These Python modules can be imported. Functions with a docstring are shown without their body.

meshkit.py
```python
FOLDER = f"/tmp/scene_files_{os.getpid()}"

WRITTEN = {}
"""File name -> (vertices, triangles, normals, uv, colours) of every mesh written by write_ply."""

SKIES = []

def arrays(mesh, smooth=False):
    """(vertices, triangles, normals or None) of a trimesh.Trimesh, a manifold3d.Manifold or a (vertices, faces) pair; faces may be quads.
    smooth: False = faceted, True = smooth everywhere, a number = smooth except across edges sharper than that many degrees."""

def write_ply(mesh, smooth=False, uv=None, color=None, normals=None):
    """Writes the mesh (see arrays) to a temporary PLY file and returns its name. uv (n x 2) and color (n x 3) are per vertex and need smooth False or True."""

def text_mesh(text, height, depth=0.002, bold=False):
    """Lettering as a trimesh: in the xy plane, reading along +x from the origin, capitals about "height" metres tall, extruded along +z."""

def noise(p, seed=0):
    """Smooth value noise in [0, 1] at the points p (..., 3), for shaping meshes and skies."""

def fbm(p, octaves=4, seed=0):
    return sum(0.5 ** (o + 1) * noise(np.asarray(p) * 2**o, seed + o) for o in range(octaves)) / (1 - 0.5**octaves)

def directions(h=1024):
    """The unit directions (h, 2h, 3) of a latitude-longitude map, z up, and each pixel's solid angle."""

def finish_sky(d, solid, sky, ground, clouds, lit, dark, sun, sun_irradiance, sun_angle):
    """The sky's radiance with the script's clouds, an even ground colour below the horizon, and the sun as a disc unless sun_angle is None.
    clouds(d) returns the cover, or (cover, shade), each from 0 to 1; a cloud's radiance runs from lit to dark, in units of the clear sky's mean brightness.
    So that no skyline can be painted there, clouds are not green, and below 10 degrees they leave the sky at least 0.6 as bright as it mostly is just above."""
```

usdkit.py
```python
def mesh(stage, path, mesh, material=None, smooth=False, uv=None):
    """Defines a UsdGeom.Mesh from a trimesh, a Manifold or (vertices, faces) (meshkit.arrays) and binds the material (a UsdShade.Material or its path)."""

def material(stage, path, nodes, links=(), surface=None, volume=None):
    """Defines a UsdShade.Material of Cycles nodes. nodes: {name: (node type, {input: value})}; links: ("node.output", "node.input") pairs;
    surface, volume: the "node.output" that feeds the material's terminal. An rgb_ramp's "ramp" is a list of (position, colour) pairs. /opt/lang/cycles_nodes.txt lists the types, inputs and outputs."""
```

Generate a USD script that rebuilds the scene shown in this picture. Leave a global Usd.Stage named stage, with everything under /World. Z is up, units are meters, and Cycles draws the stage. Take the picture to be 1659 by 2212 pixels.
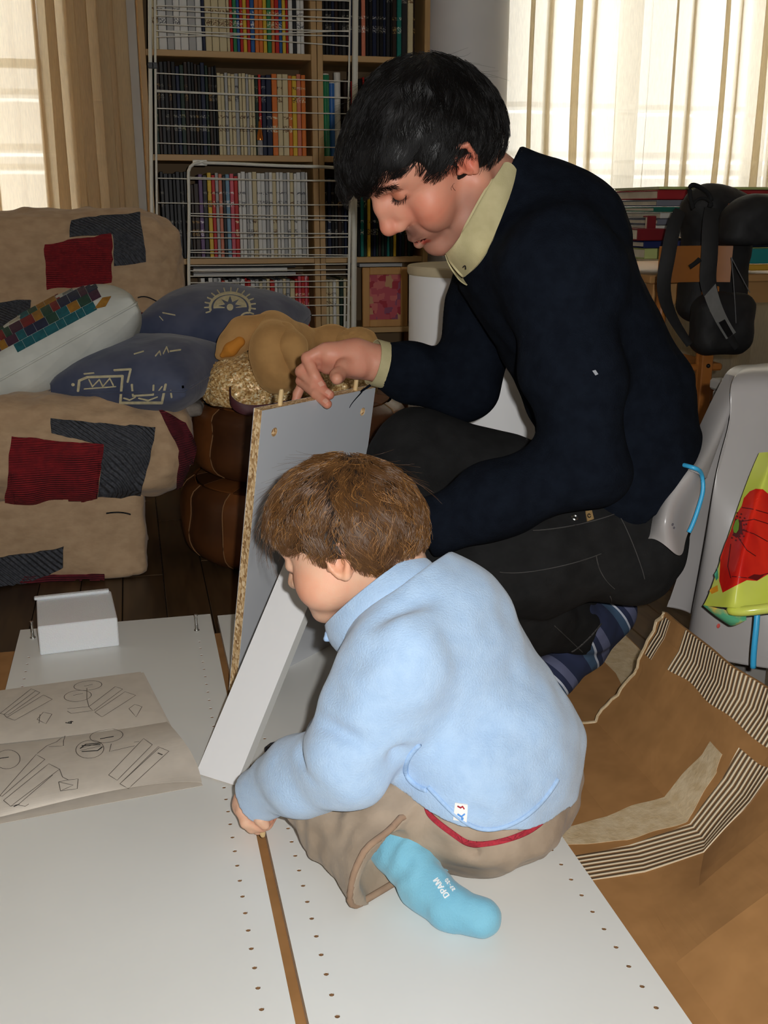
import math
import numpy as np
import trimesh, shapely, usdkit, meshkit
from shapely.geometry import Polygon, Point, LineString, MultiPolygon
from shapely import affinity
from scipy.interpolate import RectBivariateSpline, CubicSpline
from pxr import Usd, UsdGeom, UsdLux, UsdShade, Gf, Sdf, Vt

stage = Usd.Stage.CreateInMemory()
UsdGeom.SetStageUpAxis(stage, 'Z')
UsdGeom.Xform.Define(stage, '/World')
rng = np.random.default_rng(7)
A = np.asarray

# ---------------------------------------------------------------- camera
W, H, FPX = 1659, 2212, 2270.0
EYE = A([0, 0, .822])
_p, _y = math.radians(16.1), math.radians(13.27)
RIGHT = A([math.cos(_y), -math.sin(_y), 0])
FWD = A([math.sin(_y) * math.cos(_p), math.cos(_y) * math.cos(_p), -math.sin(_p)])
UP = np.cross(RIGHT, FWD)
cam = UsdGeom.Camera.Define(stage, '/World/camera')
cam.AddTransformOp().Set(Gf.Matrix4d(*RIGHT, 0, *UP, 0, *(-FWD), 0, *EYE, 1))
cam.CreateHorizontalApertureAttr(27.0)
cam.CreateVerticalApertureAttr(36.0)
cam.CreateFocalLengthAttr(27.0 * FPX / W)
cam.CreateFStopAttr(0.0)
cam.CreateClippingRangeAttr(Gf.Vec2f(.02, 500))
cam.CreateExposureAttr(0.0)

# ---------------------------------------------------------------- light: daylight behind the curtains, and the flash of the camera
dome = UsdLux.DomeLight.Define(stage, '/World/sky_light')
dome.CreateColorAttr(Gf.Vec3f(.93, .97, 1.0))
dome.CreateIntensityAttr(1.65)
flash = UsdLux.DiskLight.Define(stage, '/World/camera_flash')
flash.CreateRadiusAttr(.011)
flash.CreateIntensityAttr(14800.0)
flash.CreateColorAttr(Gf.Vec3f(1, .99, .975))
_fl = EYE + RIGHT * .045 + UP * .03 - FWD * .01
flash.AddTransformOp().Set(Gf.Matrix4d(*RIGHT, 0, *UP, 0, *(-FWD), 0, *_fl, 1))


def ray(px, py):
    return FWD + RIGHT * ((px - W / 2) / FPX) + UP * ((H / 2 - py) / FPX)


def at(px, py, d):
    """The point of the room seen at this place of the photograph, d metres in front of the lens."""
    return EYE + d * ray(px, py)


def on(px, py, axis, v):
    r = ray(px, py)
    return EYE + r * ((v - EYE[axis]) / r[axis])


# ---------------------------------------------------------------- materials
def lin(c):
    c = A(c, float)[:3] / 255.0
    return tuple(np.where(c <= .04045, c / 12.92, ((c + .055) / 1.055) ** 2.4))


def mat(name, a, b=None, scale=20, rough=.6, bump=0, bscale=None, stretch=(1, 1, 1), lo=.35, hi=.65, detail=4, tint=False, wave=None, dist=.002, **pr):
    """A principled material: colour from noise between a and b (sRGB 0-255), relief from noise or a wave; tint multiplies a per-vertex colour in."""
    n = {'tc': ('texture_coordinate', {}), 'mp': ('mapping', {'scale': stretch}),
         'n': ('noise_texture', {'scale': float(scale), 'detail': float(detail)}),
         'r': ('rgb_ramp', {'ramp': [(lo, lin(a)), (hi, lin(b if b is not None else a))]}),
         'p': ('principled_bsdf', dict({'roughness': rough}, **pr))}
    l = [('tc.object', 'mp.vector'), ('mp.vector', 'n.vector'), ('n.fac', 'r.fac')]
    if tint:
        n['at'] = ('attribute', {'attribute': 'tint'})
        n['mx'] = ('mix_color', {'blend_type': 'multiply', 'fac': 1.0})
        l += [('r.color', 'mx.a'), ('at.color', 'mx.b'), ('mx.result', 'p.base_color')]
    else:
        l += [('r.color', 'p.base_color')]
    if bump:
        if wave:
            n['bn'] = ('wave_texture', dict({'scale': float(bscale)}, **wave))
            l += [('tc.object', 'bn.vector'), ('bn.fac', 'bp.height')]
        else:
            n['bn'] = ('noise_texture', {'scale': float(bscale or scale * 4), 'detail': 3.0})
            l += [('mp.vector', 'bn.vector'), ('bn.fac', 'bp.height')]
        n['bp'] = ('bump', {'strength': float(bump), 'distance': dist})
        l += [('bp.normal', 'p.normal')]
    return usdkit.material(stage, '/World/Looks/' + name, n, l, surface='p.BSDF')


def raw(name, nodes, links, surface):
    return usdkit.material(stage, '/World/Looks/' + name, nodes, links, surface=surface)


# ---------------------------------------------------------------- objects
_used = {}


def _path(name, parent):
    base = parent['path'] if parent else '/World'
    k = _used.get((base, name), 0)
    _used[(base, name)] = k + 1
    return f'{base}/{name}' + (f'_{k:03d}' if k else '')


def _tag(prim, label=None, cat=None, group=None, kind=None):
    for k, v in (('label', label), ('category', cat), ('group', group), ('kind', kind)):
        if v:
            prim.SetCustomDataByKey(k, v)


def thing(name, label, cat, base=(0, 0, 0), group=None, kind=None):
    path = _path(name, None)
    x = UsdGeom.Xform.Define(stage, path)
    x.AddTranslateOp().Set(Gf.Vec3d(*map(float, base)))
    _tag(x.GetPrim(), label, cat, group, kind)
    return {'path': path, 'base': A(base, float), 'prim': x.GetPrim()}


def obj(name, mesh, material, parent=None, label=None, cat=None, group=None, kind=None, smooth=False, tint=None, normals=None):
    """One Mesh prim; points are given in the room's coordinates. parent is a thing or a part of one."""
    path = _path(name, parent)
    v, f, n = meshkit.arrays(mesh, smooth)
    n = n if normals is None else normals
    if len(v) == 0:
        return None
    if parent is not None:
        off = parent['base']
        v = v - off
    else:
        off = A([(v[:, 0].min() + v[:, 0].max()) / 2, (v[:, 1].min() + v[:, 1].max()) / 2, v[:, 2].min()])
        v = v - off
    m = UsdGeom.Mesh.Define(stage, path)
    if parent is None:
        m.AddTranslateOp().Set(Gf.Vec3d(*map(float, off)))
    m.CreatePointsAttr(Vt.Vec3fArray.FromNumpy(v.astype(np.float32)))
    m.CreateFaceVertexCountsAttr(Vt.IntArray.FromNumpy(np.full(len(f), 3, np.int32)))
    m.CreateFaceVertexIndicesAttr(Vt.IntArray.FromNumpy(f.astype(np.int32).ravel()))
    m.CreateSubdivisionSchemeAttr('none')
    if n is not None:
        m.CreateNormalsAttr(Vt.Vec3fArray.FromNumpy(n.astype(np.float32)))
        m.SetNormalsInterpolation('vertex')
    if tint is not None:
        UsdGeom.PrimvarsAPI(m).CreatePrimvar('tint', Sdf.ValueTypeNames.Color3fArray, 'vertex').Set(Vt.Vec3fArray.FromNumpy(A(tint, np.float32)))
    UsdShade.MaterialBindingAPI.Apply(m.GetPrim()).Bind(material)
    _tag(m.GetPrim(), label, cat, group, kind)
    return {'path': path, 'base': off, 'prim': m.GetPrim()}


# ---------------------------------------------------------------- mesh helpers
def join(*ms):
    return trimesh.util.concatenate([m for m in ms if m is not None])


def box(lo, hi, r=0.0, R=None, c=None):
    """An axis-aligned box with chamfered edges; with R and c it is given in a local frame (R's rows are its axes) about c."""
    lo, hi = np.minimum(lo, hi), np.maximum(lo, hi)
    if r <= 0:
        m = trimesh.creation.box(bounds=[lo, hi])
    else:
        pts = []
        for i in np.ndindex(2, 2, 2):
            s = A(i) * 2 - 1
            k = np.where(A(i) == 1, hi, lo)
            for ax in range(3):
                q = k - s * r
                q[ax] = k[ax]
                pts.append(q)
        m = trimesh.convex.convex_hull(A(pts))
    if R is not None:
        m.vertices = m.vertices @ A(R)
    if c is not None:
        m.vertices = m.vertices + A(c)
    return m


def tube(pts, r, n=8, cap=True):
    p = A(pts, float)
    t = np.gradient(p, axis=0)
    t /= np.linalg.norm(t, axis=1, keepdims=True) + 1e-12
    ref = A([0, 0, 1.]) if abs(t[0, 2]) < .9 else A([1., 0, 0])
    a = np.cross(t, ref)
    a /= np.linalg.norm(a, axis=1, keepdims=True) + 1e-12
    b = np.cross(t, a)
    g = np.arange(n) * 2 * np.pi / n
    rr = np.broadcast_to(r, (len(p),))[:, None, None]
    v = (p[:, None] + rr * (np.cos(g)[None, :, None] * a[:, None] + np.sin(g)[None, :, None] * b[:, None])).reshape(-1, 3)
    i, j = np.meshgrid(np.arange(len(p) - 1), np.arange(n), indexing='ij')
    q = np.stack([i * n + j, i * n + (j + 1) % n, (i + 1) * n + (j + 1) % n, (i + 1) * n + j], -1).reshape(-1, 4)
    f = np.vstack([q[:, [0, 2, 1]], q[:, [0, 3, 2]]])
    if cap:
        k = len(v)
        v = np.vstack([v, p[0], p[-1]])
        j = np.arange(n)
        e = (len(p) - 1) * n
        f = np.vstack([f, np.stack([np.full(n, k), j, (j + 1) % n], 1), np.stack([np.full(n, k + 1), e + (j + 1) % n, e + j], 1)])
    m = trimesh.Trimesh(v, f, process=False)
    return m


def curve(pts, n=24):
    p = A(pts, float)
    s = np.r_[0, np.cumsum(np.linalg.norm(np.diff(p, axis=0), axis=1))]
    return CubicSpline(s, p)(np.linspace(0, s[-1], n))


def lathe(prof, c, n=32):
    """prof: (radius, z) pairs from bottom to top."""
    m = trimesh.creation.revolve(A(prof, float), sections=n)
    m.vertices = m.vertices + A(c)
    return m


def grid_faces(nu, nv):
    i, j = np.meshgrid(np.arange(nu - 1), np.arange(nv - 1), indexing='ij')
    a = i * nv + j
    q = np.stack([a, a + nv, a + nv + 1, a + 1], -1).reshape(-1, 4)
    return np.vstack([q[:, [0, 1, 2]], q[:, [0, 2, 3]]])


def sheet(P, t=.001, toward=None):
    """A sheet of thickness t from a grid of points (nu, nv, 3), closed all round; the grid is its face turned to the point toward."""
    P = A(P, float)
    nu, nv = P.shape[:2]
    f = grid_faces(nu, nv)
    m = trimesh.Trimesh(P.reshape(-1, 3), f, process=False)
    N = np.zeros((nu * nv, 3))
    fn = np.cross(m.vertices[f[:, 1]] - m.vertices[f[:, 0]], m.vertices[f[:, 2]] - m.vertices[f[:, 0]])
    for k in range(3):
        np.add.at(N, f[:, k], fn)
    N /= np.linalg.norm(N, axis=1, keepdims=True) + 1e-12
    to = EYE if toward is None else A(toward)
    if ((to - m.vertices) * N).sum() < 0:
        f = f[:, ::-1]
        N = -N
    k = nu * nv
    v = np.vstack([m.vertices, m.vertices - N * t])
    idx = np.arange(k).reshape(nu, nv)
    rim = np.r_[idx[:-1, 0], idx[-1, :-1], idx[1:, -1][::-1], idx[0, 1:][::-1]]
    nx = np.roll(rim, -1)
    fs = [f, f[:, ::-1] + k, np.stack([rim, nx, nx + k], 1), np.stack([rim, nx + k, rim + k], 1)]
    out = trimesh.Trimesh(v, np.vstack(fs), process=False)
    return out


def spline_grid(rows, nu=30, nv=30):
    """A smooth surface through a grid of control points (each row a list of points)."""
    P = A(rows, float)
    u, v = np.linspace(0, 1, P.shape[0]), np.linspace(0, 1, P.shape[1])
    ku, kv = min(3, len(u) - 1), min(3, len(v) - 1)
    return np.stack([RectBivariateSpline(u, v, P[..., k], kx=ku, ky=kv)(np.linspace(0, 1, nu), np.linspace(0, 1, nv)) for k in range(3)], -1)


def flat_poly(poly, origin, ex, ey, t):
    """shapely polygon(s) in a plane's coordinates -> a thin solid standing proud of the plane by t."""
    ex, ey = A(ex, float), A(ey, float)
    ez = np.cross(ex, ey)
    ms = []
    for g in getattr(poly, 'geoms', [poly]):
        if g.is_empty or g.area < 1e-9:
            continue
        m = trimesh.creation.extrude_polygon(g, t, engine='earcut')
        v = m.vertices
        m.vertices = A(origin) + v[:, :1] * ex + v[:, 1:2] * ey + v[:, 2:] * ez
        ms.append(m)
    return join(*ms)


# ---------------------------------------------------------------- soft shapes: signed distance fields, meshed by surface nets
class Soft:
    """A smooth union of round cones, ellipsoids and rounded boxes, then cuts."""

    def __init__(self):
        self.p, self.cuts, self.warp = [], [], []

    def cone(self, a, b, ra, rb, k=.02):
        self.p.append(('c', A(a, float), A(b, float), float(ra), float(rb), float(k)))
        return self

    def chain(self, pts, rs, k=.02):
        for i in range(len(pts) - 1):
            self.cone(pts[i], pts[i + 1], rs[i], rs[i + 1], k)
        return self

    def ball(self, c, r, R=None, k=.02, sub=False):
        r = np.broadcast_to(A(r, float), (3,))
        self.p.append(('s' if sub else 'e', A(c, float), r, np.eye(3) if R is None else A(R, float), 0, float(k)))
        return self

    def box(self, c, half, rad, R=None, k=.02):
        self.p.append(('b', A(c, float), A(half, float), np.eye(3) if R is None else A(R, float), float(rad), float(k)))
        return self

    def cut(self, point, normal, r=.0):
        """Takes away what lies on the side the normal points to."""
        n = A(normal, float)
        self.cuts.append((A(point, float), n / np.linalg.norm(n), r))
        return self

    def wave(self, fn):
        self.warp.append(fn)
        return self

    def _one(self, q, P):
        if q[0] == 'c':
            a, b, ra, rb = q[1:5]
            ba = b - a
            L = ba @ ba + 1e-12
            h = np.clip((P - a) @ ba / L, 0, 1)
            return np.linalg.norm(P - a - h[:, None] * ba, axis=1) - (ra + h * (rb - ra))
        if q[0] in 'es':
            X = (P - q[1]) @ q[3].T
            r = q[2]
            k0 = np.linalg.norm(X / r, axis=1)
            k1 = np.linalg.norm(X / (r * r), axis=1)
            return np.where(k1 > 1e-9, k0 * (k0 - 1) / np.maximum(k1, 1e-9), -r.min())
        X = np.abs((P - q[1]) @ q[3].T) - (q[2] - q[4])
        return np.linalg.norm(np.maximum(X, 0), axis=1) + np.minimum(X.max(1), 0) - q[4]

    def base(self, P, only=None):
        d = None
        for i, q in enumerate(self.p):
            if only is not None and not only[i]:
                continue
            e = self._one(q, P)
            if d is None:
                d = e
                continue
            k = q[5]
            if q[0] == 's':
                h = np.clip(.5 - .5 * (d + e) / k, 0, 1)
                d = d + (-e - d) * h + k * h * (1 - h)
            else:
                h = np.clip(.5 + .5 * (d - e) / k, 0, 1)
                d = d + (e - d) * h - k * h * (1 - h)
        return d if d is not None else np.full(len(P), 1.0)

    def __call__(self, P, only=None):
        d = self.base(P, only)
        if self.warp:
            m = np.abs(d) < .04
            if m.any():
                Q = P[m]
                for fn in self.warp:
                    d[m] += fn(Q)
        for c, n, r in self.cuts:
            d = np.maximum(d, (P - c) @ n)
        return d

    def select(self, c0, rad):
        """Which primitives matter within rad of c0."""
        dc = A([self._one(q, c0[None])[0] for q in self.p])
        add = A([q[0] != 's' for q in self.p])
        kk = A([q[5] for q in self.p])
        return np.where(add, dc - rad <= dc[add].min() + rad + kk + .01, dc - rad <= kk + .02)

    def bounds(self):
        lo, hi = [], []
        for q in self.p:
            if q[0] == 'c':
                for c, r in ((q[1], q[3]), (q[2], q[4])):
                    lo.append(c - r), hi.append(c + r)
            elif q[0] != 's':
                r = np.linalg.norm(q[2]) if q[0] == 'b' else q[2].max()
                lo.append(q[1] - r), hi.append(q[1] + r)
        return A(lo).min(0), A(hi).max(0)

    def mesh(self, h=.004, pad=.012, lo=None, hi=None):
        a, b = self.bounds()
        a, b = (a - pad if lo is None else A(lo)), (b + pad if hi is None else A(hi))
        B = 4
        nb = np.ceil((b - a) / (B * h)).astype(int)
        n = nb * B
        gx = [a[k] + (np.arange(nb[k]) * B + (B - 1) / 2) * h for k in range(3)]
        Cn = np.stack(np.meshgrid(*gx, indexing='ij'), -1).reshape(-1, 3)
        fc = self(Cn)
        vol = np.repeat(np.repeat(np.repeat(np.sign(fc).reshape(nb), B, 0), B, 1), B, 2).astype(np.float32)
        act = np.nonzero(np.abs(fc) < B * h * 1.05 + .004)[0]
        o = np.stack(np.meshgrid(*[np.arange(B)] * 3, indexing='ij'), -1).reshape(-1, 3)
        # neighbouring blocks together, so that far primitives can be left out
        step = 160
        for s in range(0, len(act), step):
            ids = act[s:s + step]
            ijk = np.stack(np.unravel_index(ids, nb), -1)
            cell = (ijk[:, None] * B + o[None]).reshape(-1, 3)
            P = a + cell * h
            c0 = P.mean(0)
            rad = np.linalg.norm(P - c0, axis=1).max()
            vol[cell[:, 0], cell[:, 1], cell[:, 2]] = self(P, self.select(c0, rad))
        return nets(vol, a, h)

    def project(self, v, n=2):
        for _ in range(n):
            d, g = self(v), self.grad(v)
            v = v - g * d[:, None]
        return v

    def grad(self, v, e=.0006):
        d0 = self(v)
        g = np.stack([self(v + np.eye(3)[k] * e) - d0 for k in range(3)], 1)
        return g / (np.linalg.norm(g, axis=1, keepdims=True) + 1e-12)

    def trace(self, o, d, tmax=8, steps=160):
        """Where rays first meet the surface."""
        d = d / np.linalg.norm(d, axis=1, keepdims=True)
        t = np.full(len(d), .7)
        act = np.arange(len(d))
        for _ in range(steps):
            e = self(o + d[act] * t[act][:, None])
            t[act] = np.minimum(t[act] + .85 * e, tmax)
            act = act[(np.abs(e) > 1.5e-4) & (t[act] < tmax)]
            if not len(act):
                break
        return o + d * t[:, None]


class Union(Soft):
    """Soft shapes, each with its own cuts and folds, grown together over k."""

    def __init__(self, kids, k=.012):
        super().__init__()
        self.kids, self.k = kids, k

    def __call__(self, P, only=None):
        only = [(s, None) for s in self.kids] if only is None else only
        d = only[0][0](P, only[0][1])
        for s, o in only[1:]:
            e = s(P, o)
            h = np.clip(.5 + .5 * (d - e) / self.k, 0, 1)
            d = d + (e - d) * h - self.k * h * (1 - h)
        return d

    def select(self, c0, rad):
        dc = A([s(c0[None])[0] for s in self.kids])
        return [(s, s.select(c0, rad)) for s, q in zip(self.kids, dc) if q - rad <= dc.min() + rad + self.k + .02]

    def bounds(self):
        b = [s.bounds() for s in self.kids]
        return np.min([q[0] for q in b], 0), np.max([q[1] for q in b], 0)


def nets(vol, a, h):
    n = A(vol.shape)
    neg = vol < 0
    c = np.zeros(n - 1, np.int8)
    for i in np.ndindex(2, 2, 2):
        c += neg[i[0]:n[0] - 1 + i[0], i[1]:n[1] - 1 + i[1], i[2]:n[2] - 1 + i[2]]
    cells = np.stack(np.nonzero((c > 0) & (c < 8)), -1)
    idx = np.full(n - 1, -1, np.int32)
    idx[cells[:, 0], cells[:, 1], cells[:, 2]] = np.arange(len(cells))
    acc, cnt = np.zeros((len(cells), 3)), np.zeros(len(cells))
    corner = [A(i) for i in np.ndindex(2, 2, 2)]
    val = {tuple(i): vol[cells[:, 0] + i[0], cells[:, 1] + i[1], cells[:, 2] + i[2]] for i in corner}
    for i in corner:
        for ax in range(3):
            if i[ax] == 0:
                j = i.copy()
                j[ax] = 1
                va, vb = val[tuple(i)], val[tuple(j)]
                x = (va < 0) != (vb < 0)
                t = np.where(x, va / np.where(x, va - vb, 1), 0)
                p = np.tile(i.astype(float), (len(cells), 1))
                p[:, ax] = t
                acc[x] += p[x]
                cnt[x] += 1
    v = a + (cells + acc / np.maximum(cnt, 1)[:, None]) * h
    faces = []
    for ax in range(3):
        b, d = (ax + 1) % 3, (ax + 2) % 3
        sl = [slice(1, n[k] - 1) for k in range(3)]
        s0, s1 = list(sl), list(sl)
        s0[ax], s1[ax] = slice(0, n[ax] - 1), slice(1, n[ax])
        x = neg[tuple(s0)] != neg[tuple(s1)]
        e = np.stack(np.nonzero(x), -1)
        e[:, b] += 1
        e[:, d] += 1
        inside = neg[e[:, 0], e[:, 1], e[:, 2]]
        qs = []
        for db, dd in ((1, 1), (0, 1), (0, 0), (1, 0)):
            k = e.copy()
            k[:, b] -= db
            k[:, d] -= dd
            qs.append(idx[k[:, 0], k[:, 1], k[:, 2]])
        q = np.stack(qs, 1)
        q = np.where(inside[:, None], q, q[:, ::-1])
        q = q[(q >= 0).all(1)]
        faces += [q[:, [0, 1, 2]], q[:, [0, 2, 3]]]
    return trimesh.Trimesh(v, np.vstack(faces), process=False)


def lie_on(soft, pxs, lift=.0):
    """Where a line of photograph points falls on a soft shape."""
    p = soft.trace(EYE, np.stack([ray(*q) for q in pxs]))
    p = p[np.abs(soft(p)) < .004]
    return p + soft.grad(p) * lift


def drape(soft, px_grid, t=.004, lift=.002, jag=0):
    """A piece of cloth lying on a soft shape, where a grid of photograph points falls on it."""
    g = A(px_grid, float)
    d = np.stack([ray(x, y) for x, y in g.reshape(-1, 2)])
    v = soft.trace(EYE, d)
    v = v + soft.grad(v) * (lift + t)
    return sheet(v.reshape(g.shape[0], g.shape[1], 3), t + lift + .002)


def quad_px(c, nu=24, nv=24, jag=0.0, seed=0):
    """Photograph points of a four-cornered patch (corners in turn) as a grid, its sides a little wavy."""
    c = A(c, float)
    u, v = np.meshgrid(np.linspace(0, 1, nu), np.linspace(0, 1, nv), indexing='ij')
    g = ((1 - u) * (1 - v))[..., None] * c[0] + ((1 - u) * v)[..., None] * c[1] + (u * v)[..., None] * c[2] + (u * (1 - v))[..., None] * c[3]
    if jag:
        w = meshkit.noise(np.stack([g[..., 0] / 23, g[..., 1] / 23, np.full(g.shape[:2], seed)], -1), seed) - .5
        g = g + (w * 2 * jag)[..., None] * A([.7, 1.0])
    return g


def drape_poly(soft, poly, lift=.0015, size=9):
    """Flat print on a soft shape: a shapely polygon in photograph points, laid on where it falls."""
    ms = []
    for g in getattr(poly, 'geoms', [poly]):
        if g.is_empty or g.area < .5:
            continue
        v2, f = trimesh.creation.triangulate_polygon(g, engine='earcut')
        v3 = np.c_[v2, np.zeros(len(v2))]
        v3, f = trimesh.remesh.subdivide_to_size(v3, f, size, max_iter=12)
        d = np.stack([ray(x, y) for x, y in v3[:, :2]])
        p = soft.trace(EYE, d)
        ok = np.abs(soft(p)) < .004
        f = f[ok[f].all(1)]
        if not len(f):
            continue
        keep = np.unique(f)
        f = np.searchsorted(keep, f)
        p = p[keep]
        n = soft.grad(p)
        k = len(p)
        v = np.vstack([p + n * lift, p - n * .001])
        m = trimesh.Trimesh(p, f, process=False)
        e = m.edges[trimesh.grouping.group_rows(m.edges_sorted, require_count=1)]
        fn = np.cross(p[f[:, 1]] - p[f[:, 0]], p[f[:, 2]] - p[f[:, 0]])
        if (fn * n[f[:, 0]]).sum() < 0:
            f, e = f[:, ::-1], e[:, ::-1]
        ms.append(trimesh.Trimesh(v, np.vstack([f, f[:, ::-1] + k, np.c_[e[:, 0], e[:, 0] + k, e[:, 1] + k], np.c_[e[:, 0], e[:, 1] + k, e[:, 1]]]), process=False))
    return join(*ms)


def frame(z, x):
    """Rows: an orthonormal frame whose third axis is z and whose first lies towards x."""
    z = A(z, float)
    z = z / np.linalg.norm(z)
    x = A(x, float) - z * (A(x, float) @ z)
    x = x / np.linalg.norm(x)
    return np.stack([x, np.cross(z, x), z])


def nz(P, s, seed=0, o=3):
    return meshkit.fbm(A(P) * s, o, seed) - .5
# ================================================================ the room
Z3 = A([0, 0, 1.0])
M_wall = mat('wall_paint', (226, 222, 214), (232, 229, 222), scale=6, rough=.8, bump=.05, bscale=120)
M_ceil = mat('ceiling_paint', (235, 232, 226), rough=.9)
M_plank = mat('floor_oak', (80, 60, 38), (60, 44, 27), scale=9, stretch=(6, .6, 1), rough=.38, detail=6, bump=.08, bscale=30)
M_plank2 = mat('floor_oak_darker', (70, 52, 33), (52, 38, 24), scale=9, stretch=(6, .6, 1), rough=.4, detail=6, bump=.08, bscale=30)
M_plank3 = mat('floor_oak_paler', (92, 70, 45), (72, 54, 34), scale=8, stretch=(6, .6, 1), rough=.4, detail=6, bump=.08, bscale=30)
M_under = mat('floor_joint', (30, 22, 15), rough=.8)

X0, X1, Y0, Y1, ZC = -2.4, 3.5, -1.6, 4.25, 2.75
floor = obj('floor', box((X0, Y0, -.12), (X1, Y1, -.016)), M_under, kind='structure')
k = 0
for i, x in enumerate(np.arange(-1.35, 3.2, .092)):
    off = (i * .37) % .82
    for y in np.arange(1.0 - off, 4.2, .82):
        lo, hi = max(y, .9), min(y + .818, 4.22)
        if hi - lo < .02:
            continue
        dz = -.0006 * rng.random()
        obj('plank', box((x + .0008, lo, -.016), (x + .0912, hi, dz), .0012), (M_plank, M_plank, M_plank2, M_plank3)[int(rng.integers(4))], floor)
        k += 1
obj('subfloor', box((X0, Y0, -.016), (X1, .898, -.001)), M_plank2, floor)

# back wall, round two windows; window_1 on the left, window_2 on the right
WL, WR = (-1.75, -.21, .30, 2.35), (1.47, 3.30, .775, 2.35)
wb = []
xs = [X0 - .1, WL[0], WL[1], WR[0], WR[1], X1 + .1]
for a, b in ((0, 1), (2, 3), (4, 5)):
    wb.append(box((xs[a], Y1, -.05), (xs[b], Y1 + .22, ZC)))
for w in (WL, WR):
    wb += [box((w[0], Y1, -.05), (w[1], Y1 + .22, w[2])), box((w[0], Y1, w[3]), (w[1], Y1 + .22, ZC))]
obj('wall_back', join(*wb), M_wall, kind='structure')
obj('wall_left', box((X0 - .15, Y0 - .1, -.05), (X0, Y1 + .2, ZC)), M_wall, kind='structure')
obj('wall_right', box((X1, Y0 - .1, -.05), (X1 + .15, Y1 + .2, ZC)), M_wall, kind='structure')
obj('wall_front', box((X0 - .1, Y0 - .15, -.05), (X1 + .1, Y0, ZC)), M_wall, kind='structure')
obj('ceiling', box((X0 - .1, Y0 - .1, ZC), (X1 + .1, Y1 + .25, ZC + .15)), M_ceil, kind='structure')
M_gloss = mat('white_gloss_paint', (232, 230, 224), rough=.35)
obj('baseboard_back', box((WL[1], Y1 - .018, 0), (WR[0], Y1, .12), .004), M_gloss, kind='structure')
obj('trim_1', join(box((-.16, Y1 - .03, 0), (.02, Y1, 2.3), .006), box((-.12, Y1 - .045, .72), (.10, Y1 - .03, .745), .004), box((-.12, Y1 - .042, .755), (.10, Y1 - .03, .766), .004)), M_gloss, kind='structure')

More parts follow.
